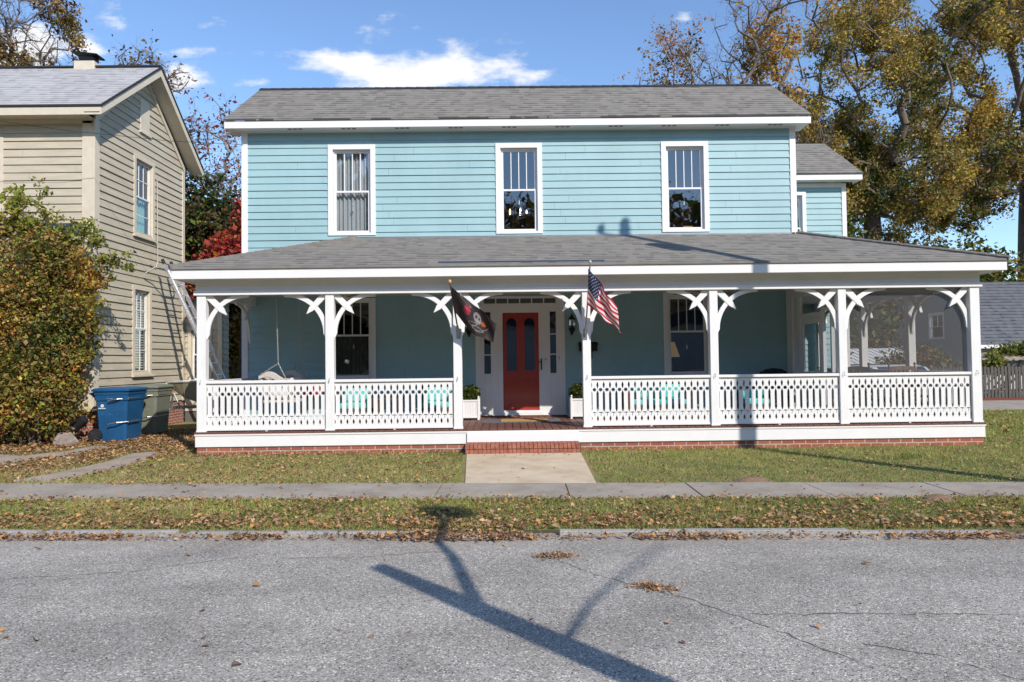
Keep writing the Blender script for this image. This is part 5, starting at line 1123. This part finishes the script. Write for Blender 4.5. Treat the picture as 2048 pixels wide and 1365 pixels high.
TR = empty('boat_trailer', (-6.9, 4.4, 0), 'galvanised boat trailer with jack and winch under the khaki boat', 'trailer')
MB().box(-8.35, -5.8, 4.02, 4.09, .56, .62).box(-7.4, -5.8, 4.71, 4.78, .56, .62).box(-6.6, -6.52, 3.8, 5.0, .50, .56).build('frame', 'iron', TR)
MB().tube([(-8.20, 4.0, .06), (-8.20, 4.0, .85)], .022, 8).tube([(-8.20, 3.93, .84), (-8.13, 3.9, .84)], .012, 6).lathe((-8.20, 3.96, .07), [(.07, 0), (.07, .05)], 12, axis='y').build('jack', 'iron', TR)
MB().tube([(-7.85, 4.05, .62), (-7.80, 4.05, .96)], .022, 6).tube([(-7.66, 4.05, .62), (-7.80, 4.05, .93)], .018, 6).build('winch_post', 'iron', TR)
MB().lathe((-7.84, 4.0, .93), [(.05, 0), (.05, .1)], 10, axis='y').tube([(-7.80, 4.0, .98), (-7.9, 3.98, .85), (-7.92, 3.98, .70), (-7.85, 3.98, .62)], .014, 5).build('winch_strap', 'strap', TR)
mb = MB(); rr = random.Random(4)
for k in range(9): xx = -8.15+k*.07; mb.tube([(xx, 3.99, .60), (xx+.03, 3.97, .52+rr.uniform(-.05, .03)), (xx+.07, 3.99, .59)], .008, 4)
mb.build('safety_chain', 'chain', TR)
for yy in (3.72, 5.02): MB().lathe((-6.4, yy, .26), [(.14, 0), (.26, .01), (.27, .05), (.26, .11), (.14, .12)], 20, axis='y').build('wheel', 'rubber', TR)
# ladder
LD = empty('ladder', (-6.67, 5.3, 0), 'aluminium extension ladder leaning on the beige house with stabiliser arms', 'ladder')
A0, A1 = Vector((-6.67, 5.1, 0)), Vector((-8.57, 5.1, 4.17)); dv = (A1-A0)
for dy in (0, .43):
    MB().tube([A0+Vector((0, dy, 0)), A1+Vector((0, dy, 0))], .034, 4).build('rail', 'alu', LD); t = A0+dv*.45
    MB().tube([t+Vector((.05, dy*.9+.02, .03)), A1+Vector((.03, dy*.9+.02, .03))-dv*.06], .024, 4).build('fly_rail', 'alu', LD)
    MB().tube([A1+Vector((0, dy, 0))-dv*.015, A1+Vector((0, dy, 0))+dv*.012], .042, 8).build('end_cap', 'rubber', LD)
mb = MB()
for k in range(14): p = A0+dv*((k+.6)/14.5); mb.tube([p, p+Vector((0, .43, 0))], .016, 6)
mb.build('rungs', 'alu', LD)
for s_, dy in ((-1, 0), (1, .43)):
    p = A0+dv*.93+Vector((0, dy, 0)); MB().tube([p, p+Vector((-.04, s_*.18, .10)), p+Vector((-.17, s_*.33, .10)), p+Vector((-.36, s_*.42, -.06))], .016, 6).build('stabiliser_arm', 'alu', LD)
tag(MB().lathe((-8.86, 2.05, .22), [(.05, -.36), (.10, -.36), (.10, -.05), (.085, -.02), (.10, .0), (.10, .3), (.06, .32)], 14).build('drain_pipe', 'tube'), 'short black corrugated drain pipe leaning by the shrub', 'pipe')
o = bpy.data.objects['drain_pipe']; o.data.transform(Matrix.Translation((-8.86, 2.05, .3)) @ Matrix.Rotation(R(48), 4, 'Y') @ Matrix.Translation((8.86, -2.05, -.22)))
mb = MB(); n_ = 12; rr = random.Random(8); V_ = {}
for j in range(6):
    for q in range(n_): a = 2*math.pi*q/n_; rr_ = math.cos(j/6*1.5)*(1+.15*math.sin(3*a+j)); V_[j, q] = (-8.83+.24*rr_*math.cos(a), 1.75+.2*rr_*math.sin(a), -.04+.28*math.sin(j/5*1.5)*(1+.1*math.sin(2*a)))
for j in range(5):
    for q in range(n_): mb.face([V_[j, q], V_[j, (q+1) % n_], V_[j+1, (q+1) % n_], V_[j+1, q]])
mb.face([V_[5, q] for q in range(n_)]); tag(mb.build('rock', 'rock'), 'grey brown rock beside the blue bin wheel', 'rock')

# ================================================================== RIGHT BACKGROUND
RH = empty('neighbour_house', (26, 24, -1), 'pale grey house with large dark slate roof far right behind the fence', 'house')
mb = MB(); slab(mb, [(24.2, 23.6, 2.0), (50, 23.6, 2.0), (50, 27.9, 5.85), (27.6, 27.9, 5.85)], .1, (1, 0, 0)); slab(mb, [(50, 32.2, 2.0), (24.2, 32.2, 2.0), (27.6, 27.9, 5.85), (50, 27.9, 5.85)], .1, (1, 0, 0)); mb.build('roof', 'shingle_dark', RH)
siding('side_wall', 'greysiding', RH, lambda a, o_, z: (24.6-o_, a, z), 24, 31.8, -1, 5.7, [(26.2, 27.4, 2.6, 3.9)], .2, lambda z: (24, 31.8) if z < 2.2 else (24, 31.8-(z-2.2)*1.07))
mb = MB(); mbq = lambda a, o_, z: (24.6-o_, a, z)
window(RH, mbq, 26.1, 27.5, 2.5, 4.0, 3.2, .12, 1); window(RH, mbq, 27.6, 28.6, .2, 1.5, .9, .12, 1)
MB().box(24.3, 50, 23.45, 23.6, 1.90, 2.08).build('gutter', 'white', RH); MB().box(24.6, 50, 24, 24.2, -1, 1.95).build('front_wall', 'greysiding', RH)
PG = empty('pergola', (17.5, 13, 0), 'low shingled garden shelter with vine behind the picket fence', 'shelter')
mb = MB(); slab(mb, [(17.4, 12.9, 1.42), (24, 12.9, 1.42), (24, 13.6, 1.66), (17.4, 13.6, 1.66)], .04, (1, 0, 0)); mb.build('roof', brickmat('pale_shingles', (.36, .29, .24), (.28, .23, .2), (.08, .07, .06), .4, .35, .02), PG)
MB().box(17.5, 17.6, 13.1, 13.2, 0, 1.4).box(19.4, 19.5, 13.1, 13.2, 0, 1.4).box(21.5, 21.6, 13.1, 13.2, 0, 1.4).box(17.4, 24, 13.5, 13.56, .0, 1.35).build('post', 'gravelwhite', PG)
FE = empty('picket_fence', (15, 12.3, 0), 'weathered grey wooden picket fence behind the side driveway', 'fence'); mb = MB(); x = 9.6; rr = random.Random(6)
while x < 27:
    h_ = 1.17+rr.uniform(-.03, .03); mb.prism([(x, .03), (x+.088, .03), (x+.088, h_-.05), (x+.044, h_), (x, h_-.05)], lambda p, q, t: (p, t, q), 12.36, 12.38); x += .125
mb.build('picket', 'fence', FE); MB().box(9.6, 27, 12.381, 12.42, .25, .33).box(9.6, 27, 12.381, 12.42, .85, .93).build('rail', 'fence', FE)
for k in range(9): MB().box(9.6+k*2.1, 9.7+k*2.1, 12.421, 12.52, 0, 1.25).build('post', 'fence', FE)
CP = empty('carport', (17.5, 20, 0), 'carport with white ribbed metal roof beyond the screened porch', 'carport')
mb = MB()
for k in range(14): xa = 15.2+k*.30; mb.face([(xa, 19.2, 1.22), (xa+.26, 19.2, 1.22), (xa+.26, 22, 1.95), (xa, 22, 1.95)]); mb.face([(xa+.26, 19.2, 1.26), (xa+.3, 19.2, 1.26), (xa+.3, 22, 1.99), (xa+.26, 22, 1.99)])
mb.build('metal_roof', 'white', CP)
for xx in (15.3, 19.2): MB().box(xx, xx+.1, 19.3, 19.4, -.5, 1.2).build('post', 'white', CP)
CR = empty('parked_car', (11.9, 9.6, 0), 'white car parked on the side driveway behind the screened porch', 'car')
prof = [(-2.2, .35), (-2.2, .75), (-2.1, .86), (-1.3, .95), (-.65, 1.30), (-.2, 1.37), (.7, 1.36), (1.4, 1.1), (1.75, .98), (2.2, .9), (2.25, .6), (2.2, .35)]
CRF = lambda p, q, t: (12.1+t-9.6, 9.6+(p-11.9), q*.95); MB().prism([(11.9+a, b_) for a, b_ in prof], CRF, 8.75, 10.45).build('body', 'carwhite', CR, bevel=.08)
MB().prism([(11.9-1.15, 1.0), (11.9-.60, 1.27), (11.9+.05, 1.31), (11.9+.05, .98)], CRF, 8.742, 10.458).prism([(11.9+.12, .98), (11.9+.12, 1.31), (11.9+.72, 1.30), (11.9+1.25, 1.06)], CRF, 8.742, 10.458).prism([(-1.12, 1.0), (-.66, 1.28), (-.64, 1.30), (-1.16, 1.0)], lambda p, q, t: (12.1+t, 9.6+p-.012, q*.95+.012), -.72, .72).build('window', 'carglass', CR)
for xx in (-1.4, 1.4):
    for yy in (11.22, 12.78): wq = MB().lathe((yy, 9.6+xx, .33), [(.2, 0), (.32, .01), (.33, .1), (.32, .2), (.2, .22)], 20, axis='x').build('wheel', 'rubber', CR); MB().lathe((yy-.005, 9.6+xx, .33), [(.19, 0), (.17, .02)], 14, axis='x').build('rim', 'iron', wq)
for xx in (11.35, 12.65): MB().box(xx, xx+.22, 7.36, 7.41, .62, .74).build('headlight', 'glass_dim', CR)

# ================================================================== UTILITY POLE (right of the picture, casts the long shadow)
UP = empty('utility_pole', (7.28, -4.62, 0), 'wooden utility pole with transformer in the verge right of the house', 'pole')
MB().tube([(7.28, -4.62, -.1), (7.27, -4.62, 10.55)], [.15, .105], 12).build('shaft', 'pole', UP)
MB().lathe((6.90, -4.55, 8.3), [(.18, 0), (.21, .05), (.21, .72), (.12, .80)], 16).build('transformer', 'iron', UP); MB().box(7.0, 7.2, -4.6, -4.5, 8.6, 8.7).build('mount', 'iron', UP)
MB().lathe((7.27, -4.62, 10.55), [(.03, 0), (.09, .05), (.09, .18), (.04, .24)], 10).tube([(7.27, -4.62, 10.3), (6.75, -4.6, 10.45)], .035, 6).lathe((6.75, -4.6, 10.45), [(.03, 0), (.07, .04), (.07, .16), (.02, .2)], 10).build('insulator', 'iron', UP)
# pruned street tree behind the camera whose limbs shade the road
k_ = 1/math.tan(SUN_EL)
def over(sx, sy, h): return (sx+(h+.035)*k_*.553, sy-(h+.035)*k_*.833, h)
PT = empty('street_tree', (4.75, -13.15, 0), 'pruned bare street tree forking over the road', 'tree')
fk = over(-.2, -7.47, 3.2)
MB().tube([(4.75, -13.15, 0), over(3.2, -11.4, 1.0), over(1.6, -9.55, 2.2), fk, over(-.62, -6.98, 3.55), over(-1.06, -6.48, 3.9)], [.15, .13, .115, .105, .09, .075], 10).tube([fk, over(-.47, -6.25, 4.1), over(-.655, -5.75, 4.6), over(-.69, -4.9, 5.4)], [.055, .05, .045, .035], 8).tube([over(.30, -8.05, 2.9), over(.55, -7.35, 4.8), over(.95, -6.65, 6.2), over(1.36, -5.95, 7.5)], [.024, .02, .016, .010], 6).build('trunk', 'bark', PT, smooth=True)
rg = np.random.default_rng(77); cc = np.array(over(-.69, -4.75, 5.6)); C1 = cc+rg.normal(size=(700, 3))*np.array([.10, .07, .07])
c2 = np.array(over(1.35, -8.45, 7.0)); C2 = c2+rg.normal(size=(60, 3))*np.array([.35, .35, .25])
quads('crown', C1, .07, [LF['olive'], LF['brown']], PT, rng=rg)

# ================================================================== TREES
def shrub_mass(name, label, cat, blobs, n, leaf, pal, base, seed, group=None, stems=6, inner=.35, hole=-.75):
    rg = np.random.default_rng(seed); root = empty(name, base, label, cat, group)
    Cs = []; W_ = np.array([b[2] for b in blobs], float); W_ /= W_.sum()
    for (c, q, w), k in zip(blobs, rg.multinomial(n, W_)):
        d = rg.normal(size=(k, 3)); d /= np.linalg.norm(d, axis=1)[:, None]; rad = rg.uniform(inner, 1, k)**.6; lump = 1+.28*smooth_noise(d*3+np.array(c), seed, 1.1)
        Cs.append(np.array(c)+d*np.array(q)*(rad*lump)[:, None])
    C = np.vstack(Cs); C0 = C[rg.integers(0, len(C), max(20, len(C)//18))]; C = C0[rg.integers(0, len(C0), len(C))]+rg.normal(size=(len(C), 3))*leaf*1.9; C = C[C[:, 2] > .02]; keep = smooth_noise(C, seed+3, 2.2)+rg.normal(size=len(C))*.3 > hole; C = C[keep]
    tone = smooth_noise(C, seed+4, .8)*.8+smooth_noise(C, seed+14, 3.0)*.5+rg.normal(size=len(C))*.55; idx = np.clip(((tone+1.7)/3.4*len(pal)).astype(int), 0, len(pal)-1)
    quads('foliage', C, leaf, [LF[x] for x in pal], root, cluster=idx, rng=rg)
    mb = MB(); b0 = Vector(base)
    for k in range(stems):
        c, q, w = blobs[rg.integers(0, len(blobs))]; e_ = Vector(c)+Vector(rg.normal(size=3)*.4*np.array(q)); s0 = b0+Vector((rg.normal()*.25, rg.normal()*.12, 0)); mb.tube([s0, s0.lerp(e_, .5)+Vector((rg.normal()*.1, rg.normal()*.1, .1)), e_], [.035, .025, .01], 5)
    mb.build('stem', 'bark', root); return root
shrub_mass('large_shrub', 'tall autumn shrub of green, yellow and orange leaves before the beige house', 'shrub',
    [((-9.9, 1.9, 3.5), (1.35, .7, 1.15), 1.2), ((-8.95, 1.95, 3.35), (.75, .55, .75), .8), ((-9.6, 1.8, 2.0), (1.05, .75, 1.2), 1.2), ((-9.2, 1.7, .9), (.75, .7, .85), .7), ((-10.6, 1.7, 1.5), (1.3, .8, 1.5), 1.1), ((-11.3, 1.8, 3.2), (1.3, .8, 1.4), .9), ((-9.0, 1.8, 1.7), (.5, .45, .5), .35), ((-8.75, 1.9, 2.6), (.5, .4, .55), .35)],
    78000, .038, ['dark', 'green', 'dark', 'olive', 'green', 'brown', 'olive', 'brown', 'lime', 'brown', 'gold', 'orange', 'yellow', 'gold', 'orange'], (-9.7, 1.9, 0), 51, stems=14, hole=-.4)
# wispy shoots above the shrub
tree('shrub_shoots', 'thin leafy shoots rising from the big autumn shrub', 'shrub', (-9.7, 2.0, 3.0), [((-9.75, 2.0, 4.75), (.4, .3, .75), 1), ((-10.4, 2.0, 4.6), (.5, .3, .5), .5), ((-8.75, 2.0, 4.3), (.5, .3, .3), .6), ((-8.1, 2.0, 3.7), (.35, .2, .3), .3), ((-8.6, 2.0, 2.2), (.5, .3, .5), .4)], ['green', 'olive', 'lime', 'gold'], 3600, .045, .03, 90, trunk_top=(-9.6, 2, 3.8), tip=.004, seed=5, spread=.16, step=.2, twig=.7)
tree('oak_tree', 'broad autumn tree with golden brown leaves at the far right', 'tree', (35.6, 34.5, 0), [((34.5, 34, 21.5), (6.8, 6, 7), 1.2), ((31, 34, 13.8), (5, 4, 3.6), 1.0), ((38, 34, 28), (8, 6, 6), 1), ((39, 34, 14.5), (4, 4, 3.6), .6), ((30, 34, 11.5), (3, 3, 1.5), .3)], ['dark', 'green', 'olive', 'brown', 'olive', 'gold', 'brown', 'gold', 'gold', 'orange'], 105000, .10, .62, 460, trunk_top=(36.4, 34.5, 15.5), group='autumn trees behind the blue house', gap=.92, seed=3, spread=.95, step=.8, tip=.02)
tree('oak_tree', 'wide autumn tree with dark olive crown behind the small rear wing', 'tree', (22.6, 30, 0), [((22.3, 30, 18), (5, 5, 5.6), 1.3), ((20.0, 29.5, 12.2), (3.9, 4, 3.6), 1), ((24.6, 30, 12), (3.6, 4, 3.8), .8), ((25.9, 30, 22.5), (5.6, 4, 4.2), .9), ((18.9, 29, 8.6), (2.1, 3, 2.2), .4)], ['dark', 'dark', 'green', 'olive', 'brown', 'olive', 'gold', 'brown', 'gold'], 100000, .092, .5, 460, trunk_top=(22.9, 30, 13.5), group='autumn trees behind the blue house', gap=.85, seed=8, spread=.85, step=.7, tip=.018)
tree('oak_tree', 'thin crowned autumn tree with orange leaves above the right roof end', 'tree', (12.6, 21, 0), [((11.8, 21, 15.6), (2.6, 2.5, 3.6), 1.2), ((13.8, 21, 11.5), (2.5, 2.5, 2.6), 1), ((13.4, 21, 18.5), (3, 2.5, 2.5), .8), ((14.6, 21, 8.5), (2, 2, 1.6), .5)], ['olive', 'brown', 'gold', 'orange', 'brown', 'gold'], 9500, .08, .24, 330, trunk_top=(13.0, 21, 11), group='autumn trees behind the blue house', gap=1.0, seed=12, spread=.6, twig=1.4)
tree('oak_tree', 'nearly bare tree with fine twigs above the roof ridge', 'tree', (10.2, 25, 0), [((9.3, 25, 16.5), (2.3, 2, 3.2), 1.1), ((11.0, 25, 14.0), (2.2, 2, 2.2), 1), ((8.7, 25, 14), (1.5, 1.5, 1.6), .4)], ['brown', 'darkbrown', 'orange', 'brown'], 6000, .085, .2, 260, trunk_top=(10.2, 25, 12), group='autumn trees behind the blue house', gap=.85, seed=15, spread=.6, twig=1.4, bark='bark_pale')
shrub_mass('background_tree', 'brown olive leafed small tree beyond the carport', 'tree', [((20, 27, 3.2), (2.6, 1.6, 2.6), 1), ((17.5, 27.5, 4.0), (2.4, 1.6, 3.0), 1)], 12000, .12, ['darkbrown', 'olive', 'brown', 'dark', 'green'], (19, 27, 0), 68, stems=5)
shrub_mass('evergreen_tree', 'dark green evergreen beside the small wing', 'tree', [((12.6, 15.5, 6.0), (1.4, 1.6, 1.8), 1), ((13.6, 16, 4.2), (1.9, 1.8, 2.2), 1)], 13000, .12, ['dark', 'dark', 'green', 'olive'], (13.2, 15.8, 0), 61, stems=5)
for k, (x, y, z, rx, rz, lb) in enumerate(((35, 44, 7.6, 3.5, 3.0, 'dark green tree behind the slate roof seen past the porch corner'), (25.5, 33, 5.8, 3.0, 2.6, 'dark tree rising over the slate roof at the right edge'), (24.5, 36, 6, 3.0, 4.0, 'dark green tree behind the gable of the pale grey house'), (30, 33, 6.5, 4, 3, 'far dark tree right of the picture edge'))):
    shrub_mass('background_tree', lb, 'tree', [((x, y, z), (rx, rx, rz), 1), ((x+.8, y, z-1.5), (rx*.9, rx, rz*.8), 1)], 9000, .16, ['dark', 'green', 'olive', 'dark', 'brown'], (x, y, 0), 70+k, 'dark trees beyond the fence', stems=4)
shrub_mass('garden_bush', 'brown leafed bush before the pale grey house', 'bush', [((17.6, 17, .9), (1.6, .8, .9), 1)], 5000, .09, ['darkbrown', 'brown', 'green', 'dark'], (17.6, 17, 0), 81)
shrub_mass('garden_vine', 'green vine spilling over the low garden shelter', 'vine', [((19.4, 13.4, 1.72), (1.2, .4, .2), 1), ((17.9, 13.0, 1.3), (.3, .25, .35), .35)], 3600, .06, ['green', 'olive', 'lime', 'dark'], (17.8, 13.0, 0), 82, stems=3)
# left background
tree('oak_tree', 'tree with dark brown leaves rising above the beige roof at top left', 'tree', (-21, 17, 0), [((-20.2, 17, 15.6), (2.0, 2.0, 1.4), 1.2), ((-19.6, 17, 13.6), (1.6, 1.8, .9), .8), ((-21.5, 17, 17.5), (2.6, 2, 1.6), .6)], ['dark', 'darkbrown', 'darkbrown', 'brown', 'olive'], 8500, .08, .13, 240, trunk_top=(-21.4, 17, 11), gap=.85, seed=22, spread=.5, twig=1.2)
tree('bare_tree', 'bare twiggy tree top behind the beige roof ridge', 'tree', (-14.6, 15, 0), [((-14.4, 15, 13.4), (1.1, .8, .9), 1), ((-13.0, 15, 12.8), (.7, .6, .6), .5)], ['darkbrown', 'brown'], 260, .07, .09, 90, trunk_top=(-14.2, 15, 10.5), seed=24, spread=.4, tip=.007, twig=1)
tree('berry_tree', 'slender bare tree with scattered red leaves between the houses', 'tree', (-11.3, 15, 0), [((-11.4, 15, 10), (1.3, 1.2, 2.3), 1.2), ((-10.6, 15, 8.6), (1.2, 1, 1.4), .7), ((-12.3, 15, 10.6), (.7, .8, 1.2), .4)], ['crimson', 'darkbrown', 'red', 'brown'], 1000, .075, .10, 170, trunk_top=(-11.2, 15, 7.6), seed=27, spread=.42, bark='bark_pale', tip=.008, twig=1)
shrub_mass('evergreen_tree', 'dark evergreen with bronze tips behind the beige house corner', 'tree', [((-11.6, 12.5, 6.4), (1.6, 1.3, 1.9), 1), ((-10.3, 12.8, 6.0), (1.5, 1.2, 2.2), 1), ((-12.4, 12.6, 4.5), (1.4, 1.2, 2.4), .8), ((-10.4, 12.6, 3.6), (1.6, 1.2, 2.4), 1), ((-9.0, 12.9, 5.2), (1.1, 1.0, 2.2), .7)], 34000, .085, ['dark', 'dark', 'green', 'darkbrown', 'dark', 'olive', 'darkbrown'], (-11.5, 12.6, 0), 62, stems=6)
shrub_mass('red_tree', 'bright red autumn tree against the left corner of the blue house', 'tree', [((-8.5, 9.5, 4.75), (1.0, .8, 1.0), 1.3), ((-7.8, 9.6, 5.1), (.7, .7, 1.3), 1), ((-9.3, 9.6, 4.2), (.8, .6, .7), .6), ((-8.0, 9.6, 6.2), (.4, .4, .7), .3)], 17000, .075, ['darkbrown', 'crimson', 'red', 'crimson', 'red', 'orange', 'crimson', 'red', 'brown'], (-8.2, 9.5, 0), 63, stems=6)
IV = empty('ivy_trunk', (-8.2, 10.2, 0), 'ivy clad tree trunk seen through the left porch bay', 'tree')
MB().tube([(-8.2, 10.2, 0), (-8.15, 10.2, 1.6), (-8.25, 10.2, 3.2), (-8.1, 10.2, 4.6)], [.17, .14, .12, .09], 8).build('trunk', 'bark_pale', IV, smooth=True)
rg = np.random.default_rng(5); nn = 3800; a = rg.uniform(0, 6.28, nn); zz = rg.uniform(2.3, 4.6, nn); C = np.stack([-8.2+(.16+.25*rg.random(nn))*np.cos(a), 10.2+.25*np.sin(a), zz], 1); quads('ivy', C, .07, [LF['dark'], LF['dark'], LF['green'], LF['olive']], IV, rng=rg)
shrub_mass('golden_bush', 'golden orange bush behind the ivy trunk', 'bush', [((-8.2, 12, 2.0), (2.0, .8, 1.9), 1), ((-6.8, 12, 3.0), (1.5, .8, 2.0), .9)], 17000, .07, ['brown', 'gold', 'orange', 'olive', 'green', 'darkbrown'], (-7.8, 12, 0), 64)
tag(MB().lathe((-7.35, 7.6, .0), [(.32, .75), (.33, .9), (.31, 1.15), (.18, 1.28), (.02, 1.32)], 16).tube([(-7.35, 7.6, 0), (-7.35, 7.6, .76)], .05, 6).build('kettle_grill', 'black', smooth=True), 'black kettle grill in the side yard behind the ladder', 'grill')
shrub_mass('boundary_hedge', 'dark hedge closing the yard behind the left trees', 'hedge', [((-14, 19, 2.5), (4, 1.2, 3.2), 1), ((-9, 19.5, 2.6), (4, 1.2, 3.4), 1), ((-18, 19, 2.5), (3.5, 1.2, 3), .8)], 26000, .15, ['dark', 'dark', 'green', 'darkbrown', 'olive'], (-12, 19, 0), 88, stems=6)
for k, (x, y, z, rx, rz, lb) in enumerate(((-26, -38, 7, 8, 8, 'far left evergreen added across the street to block sky light'), (-14, -44, 8, 7, 9, 'tall evergreen added behind the leftmost bare tree to block sky light'), (24, -44, 8, 8, 9, 'evergreen added right of the opposite house to block sky light'), (38, -36, 7.5, 9, 9, 'far right evergreen added across the street to block sky light'), (5, -52, 8, 10, 9, 'big evergreen added behind the opposite house to block sky light'), (-42, -30, 7, 9, 9, 'evergreen added down the street to the left to block sky light'), (55, -24, 7, 9, 9, 'evergreen added down the street to the right to block sky light'))):
    shrub_mass('evergreen_tree', lb, 'tree', [((x, y, z), (rx, rx*.7, rz), 1)], 5000, .75, ['dark', 'green', 'dark', 'olive'], (x, y, 0), 120+k, 'evergreens added across the street to block sky light', stems=3)  # evergreens added behind the camera to block low sky and deepen the shade
# trees across the street (seen only as reflections in the glass)
for k, (x, y, h, lb) in enumerate(((1.5, -40, 15.5, 'bare tree across the street reflected in the middle window'), (13, -41, 16.5, 'bare tree across the street reflected in the right window'), (-9, -42, 13, 'bare tree across the street to the left'))):
    tree('bare_tree', lb, 'tree', (x, y, 0), [((x, y, h*.72), (5, 3, h*.25), 1), ((x+2, y, h*.55), (4, 3, 2.5), .5)], ['darkbrown', 'brown', 'olive'], 5000, .16, .35, 260, group='trees across the street', seed=90+k, spread=.7, gap=.6, tip=.02)
# a house row across the street
OH = empty('house', (6, -36, 0), 'plain grey house across the street behind the camera', 'house')
MB().box(-6, 16, -44, -36, 0, 4.2).build('wall', 'greysiding', OH); MB().prism([(-36+.5, 4.2), (-44.5, 4.2), (-40, 6.6)], lambda p, q, t: (t, p, q), -6.5, 16.5).build('roof', 'shingle_dark', OH)
print('objects', len(bpy.data.objects))
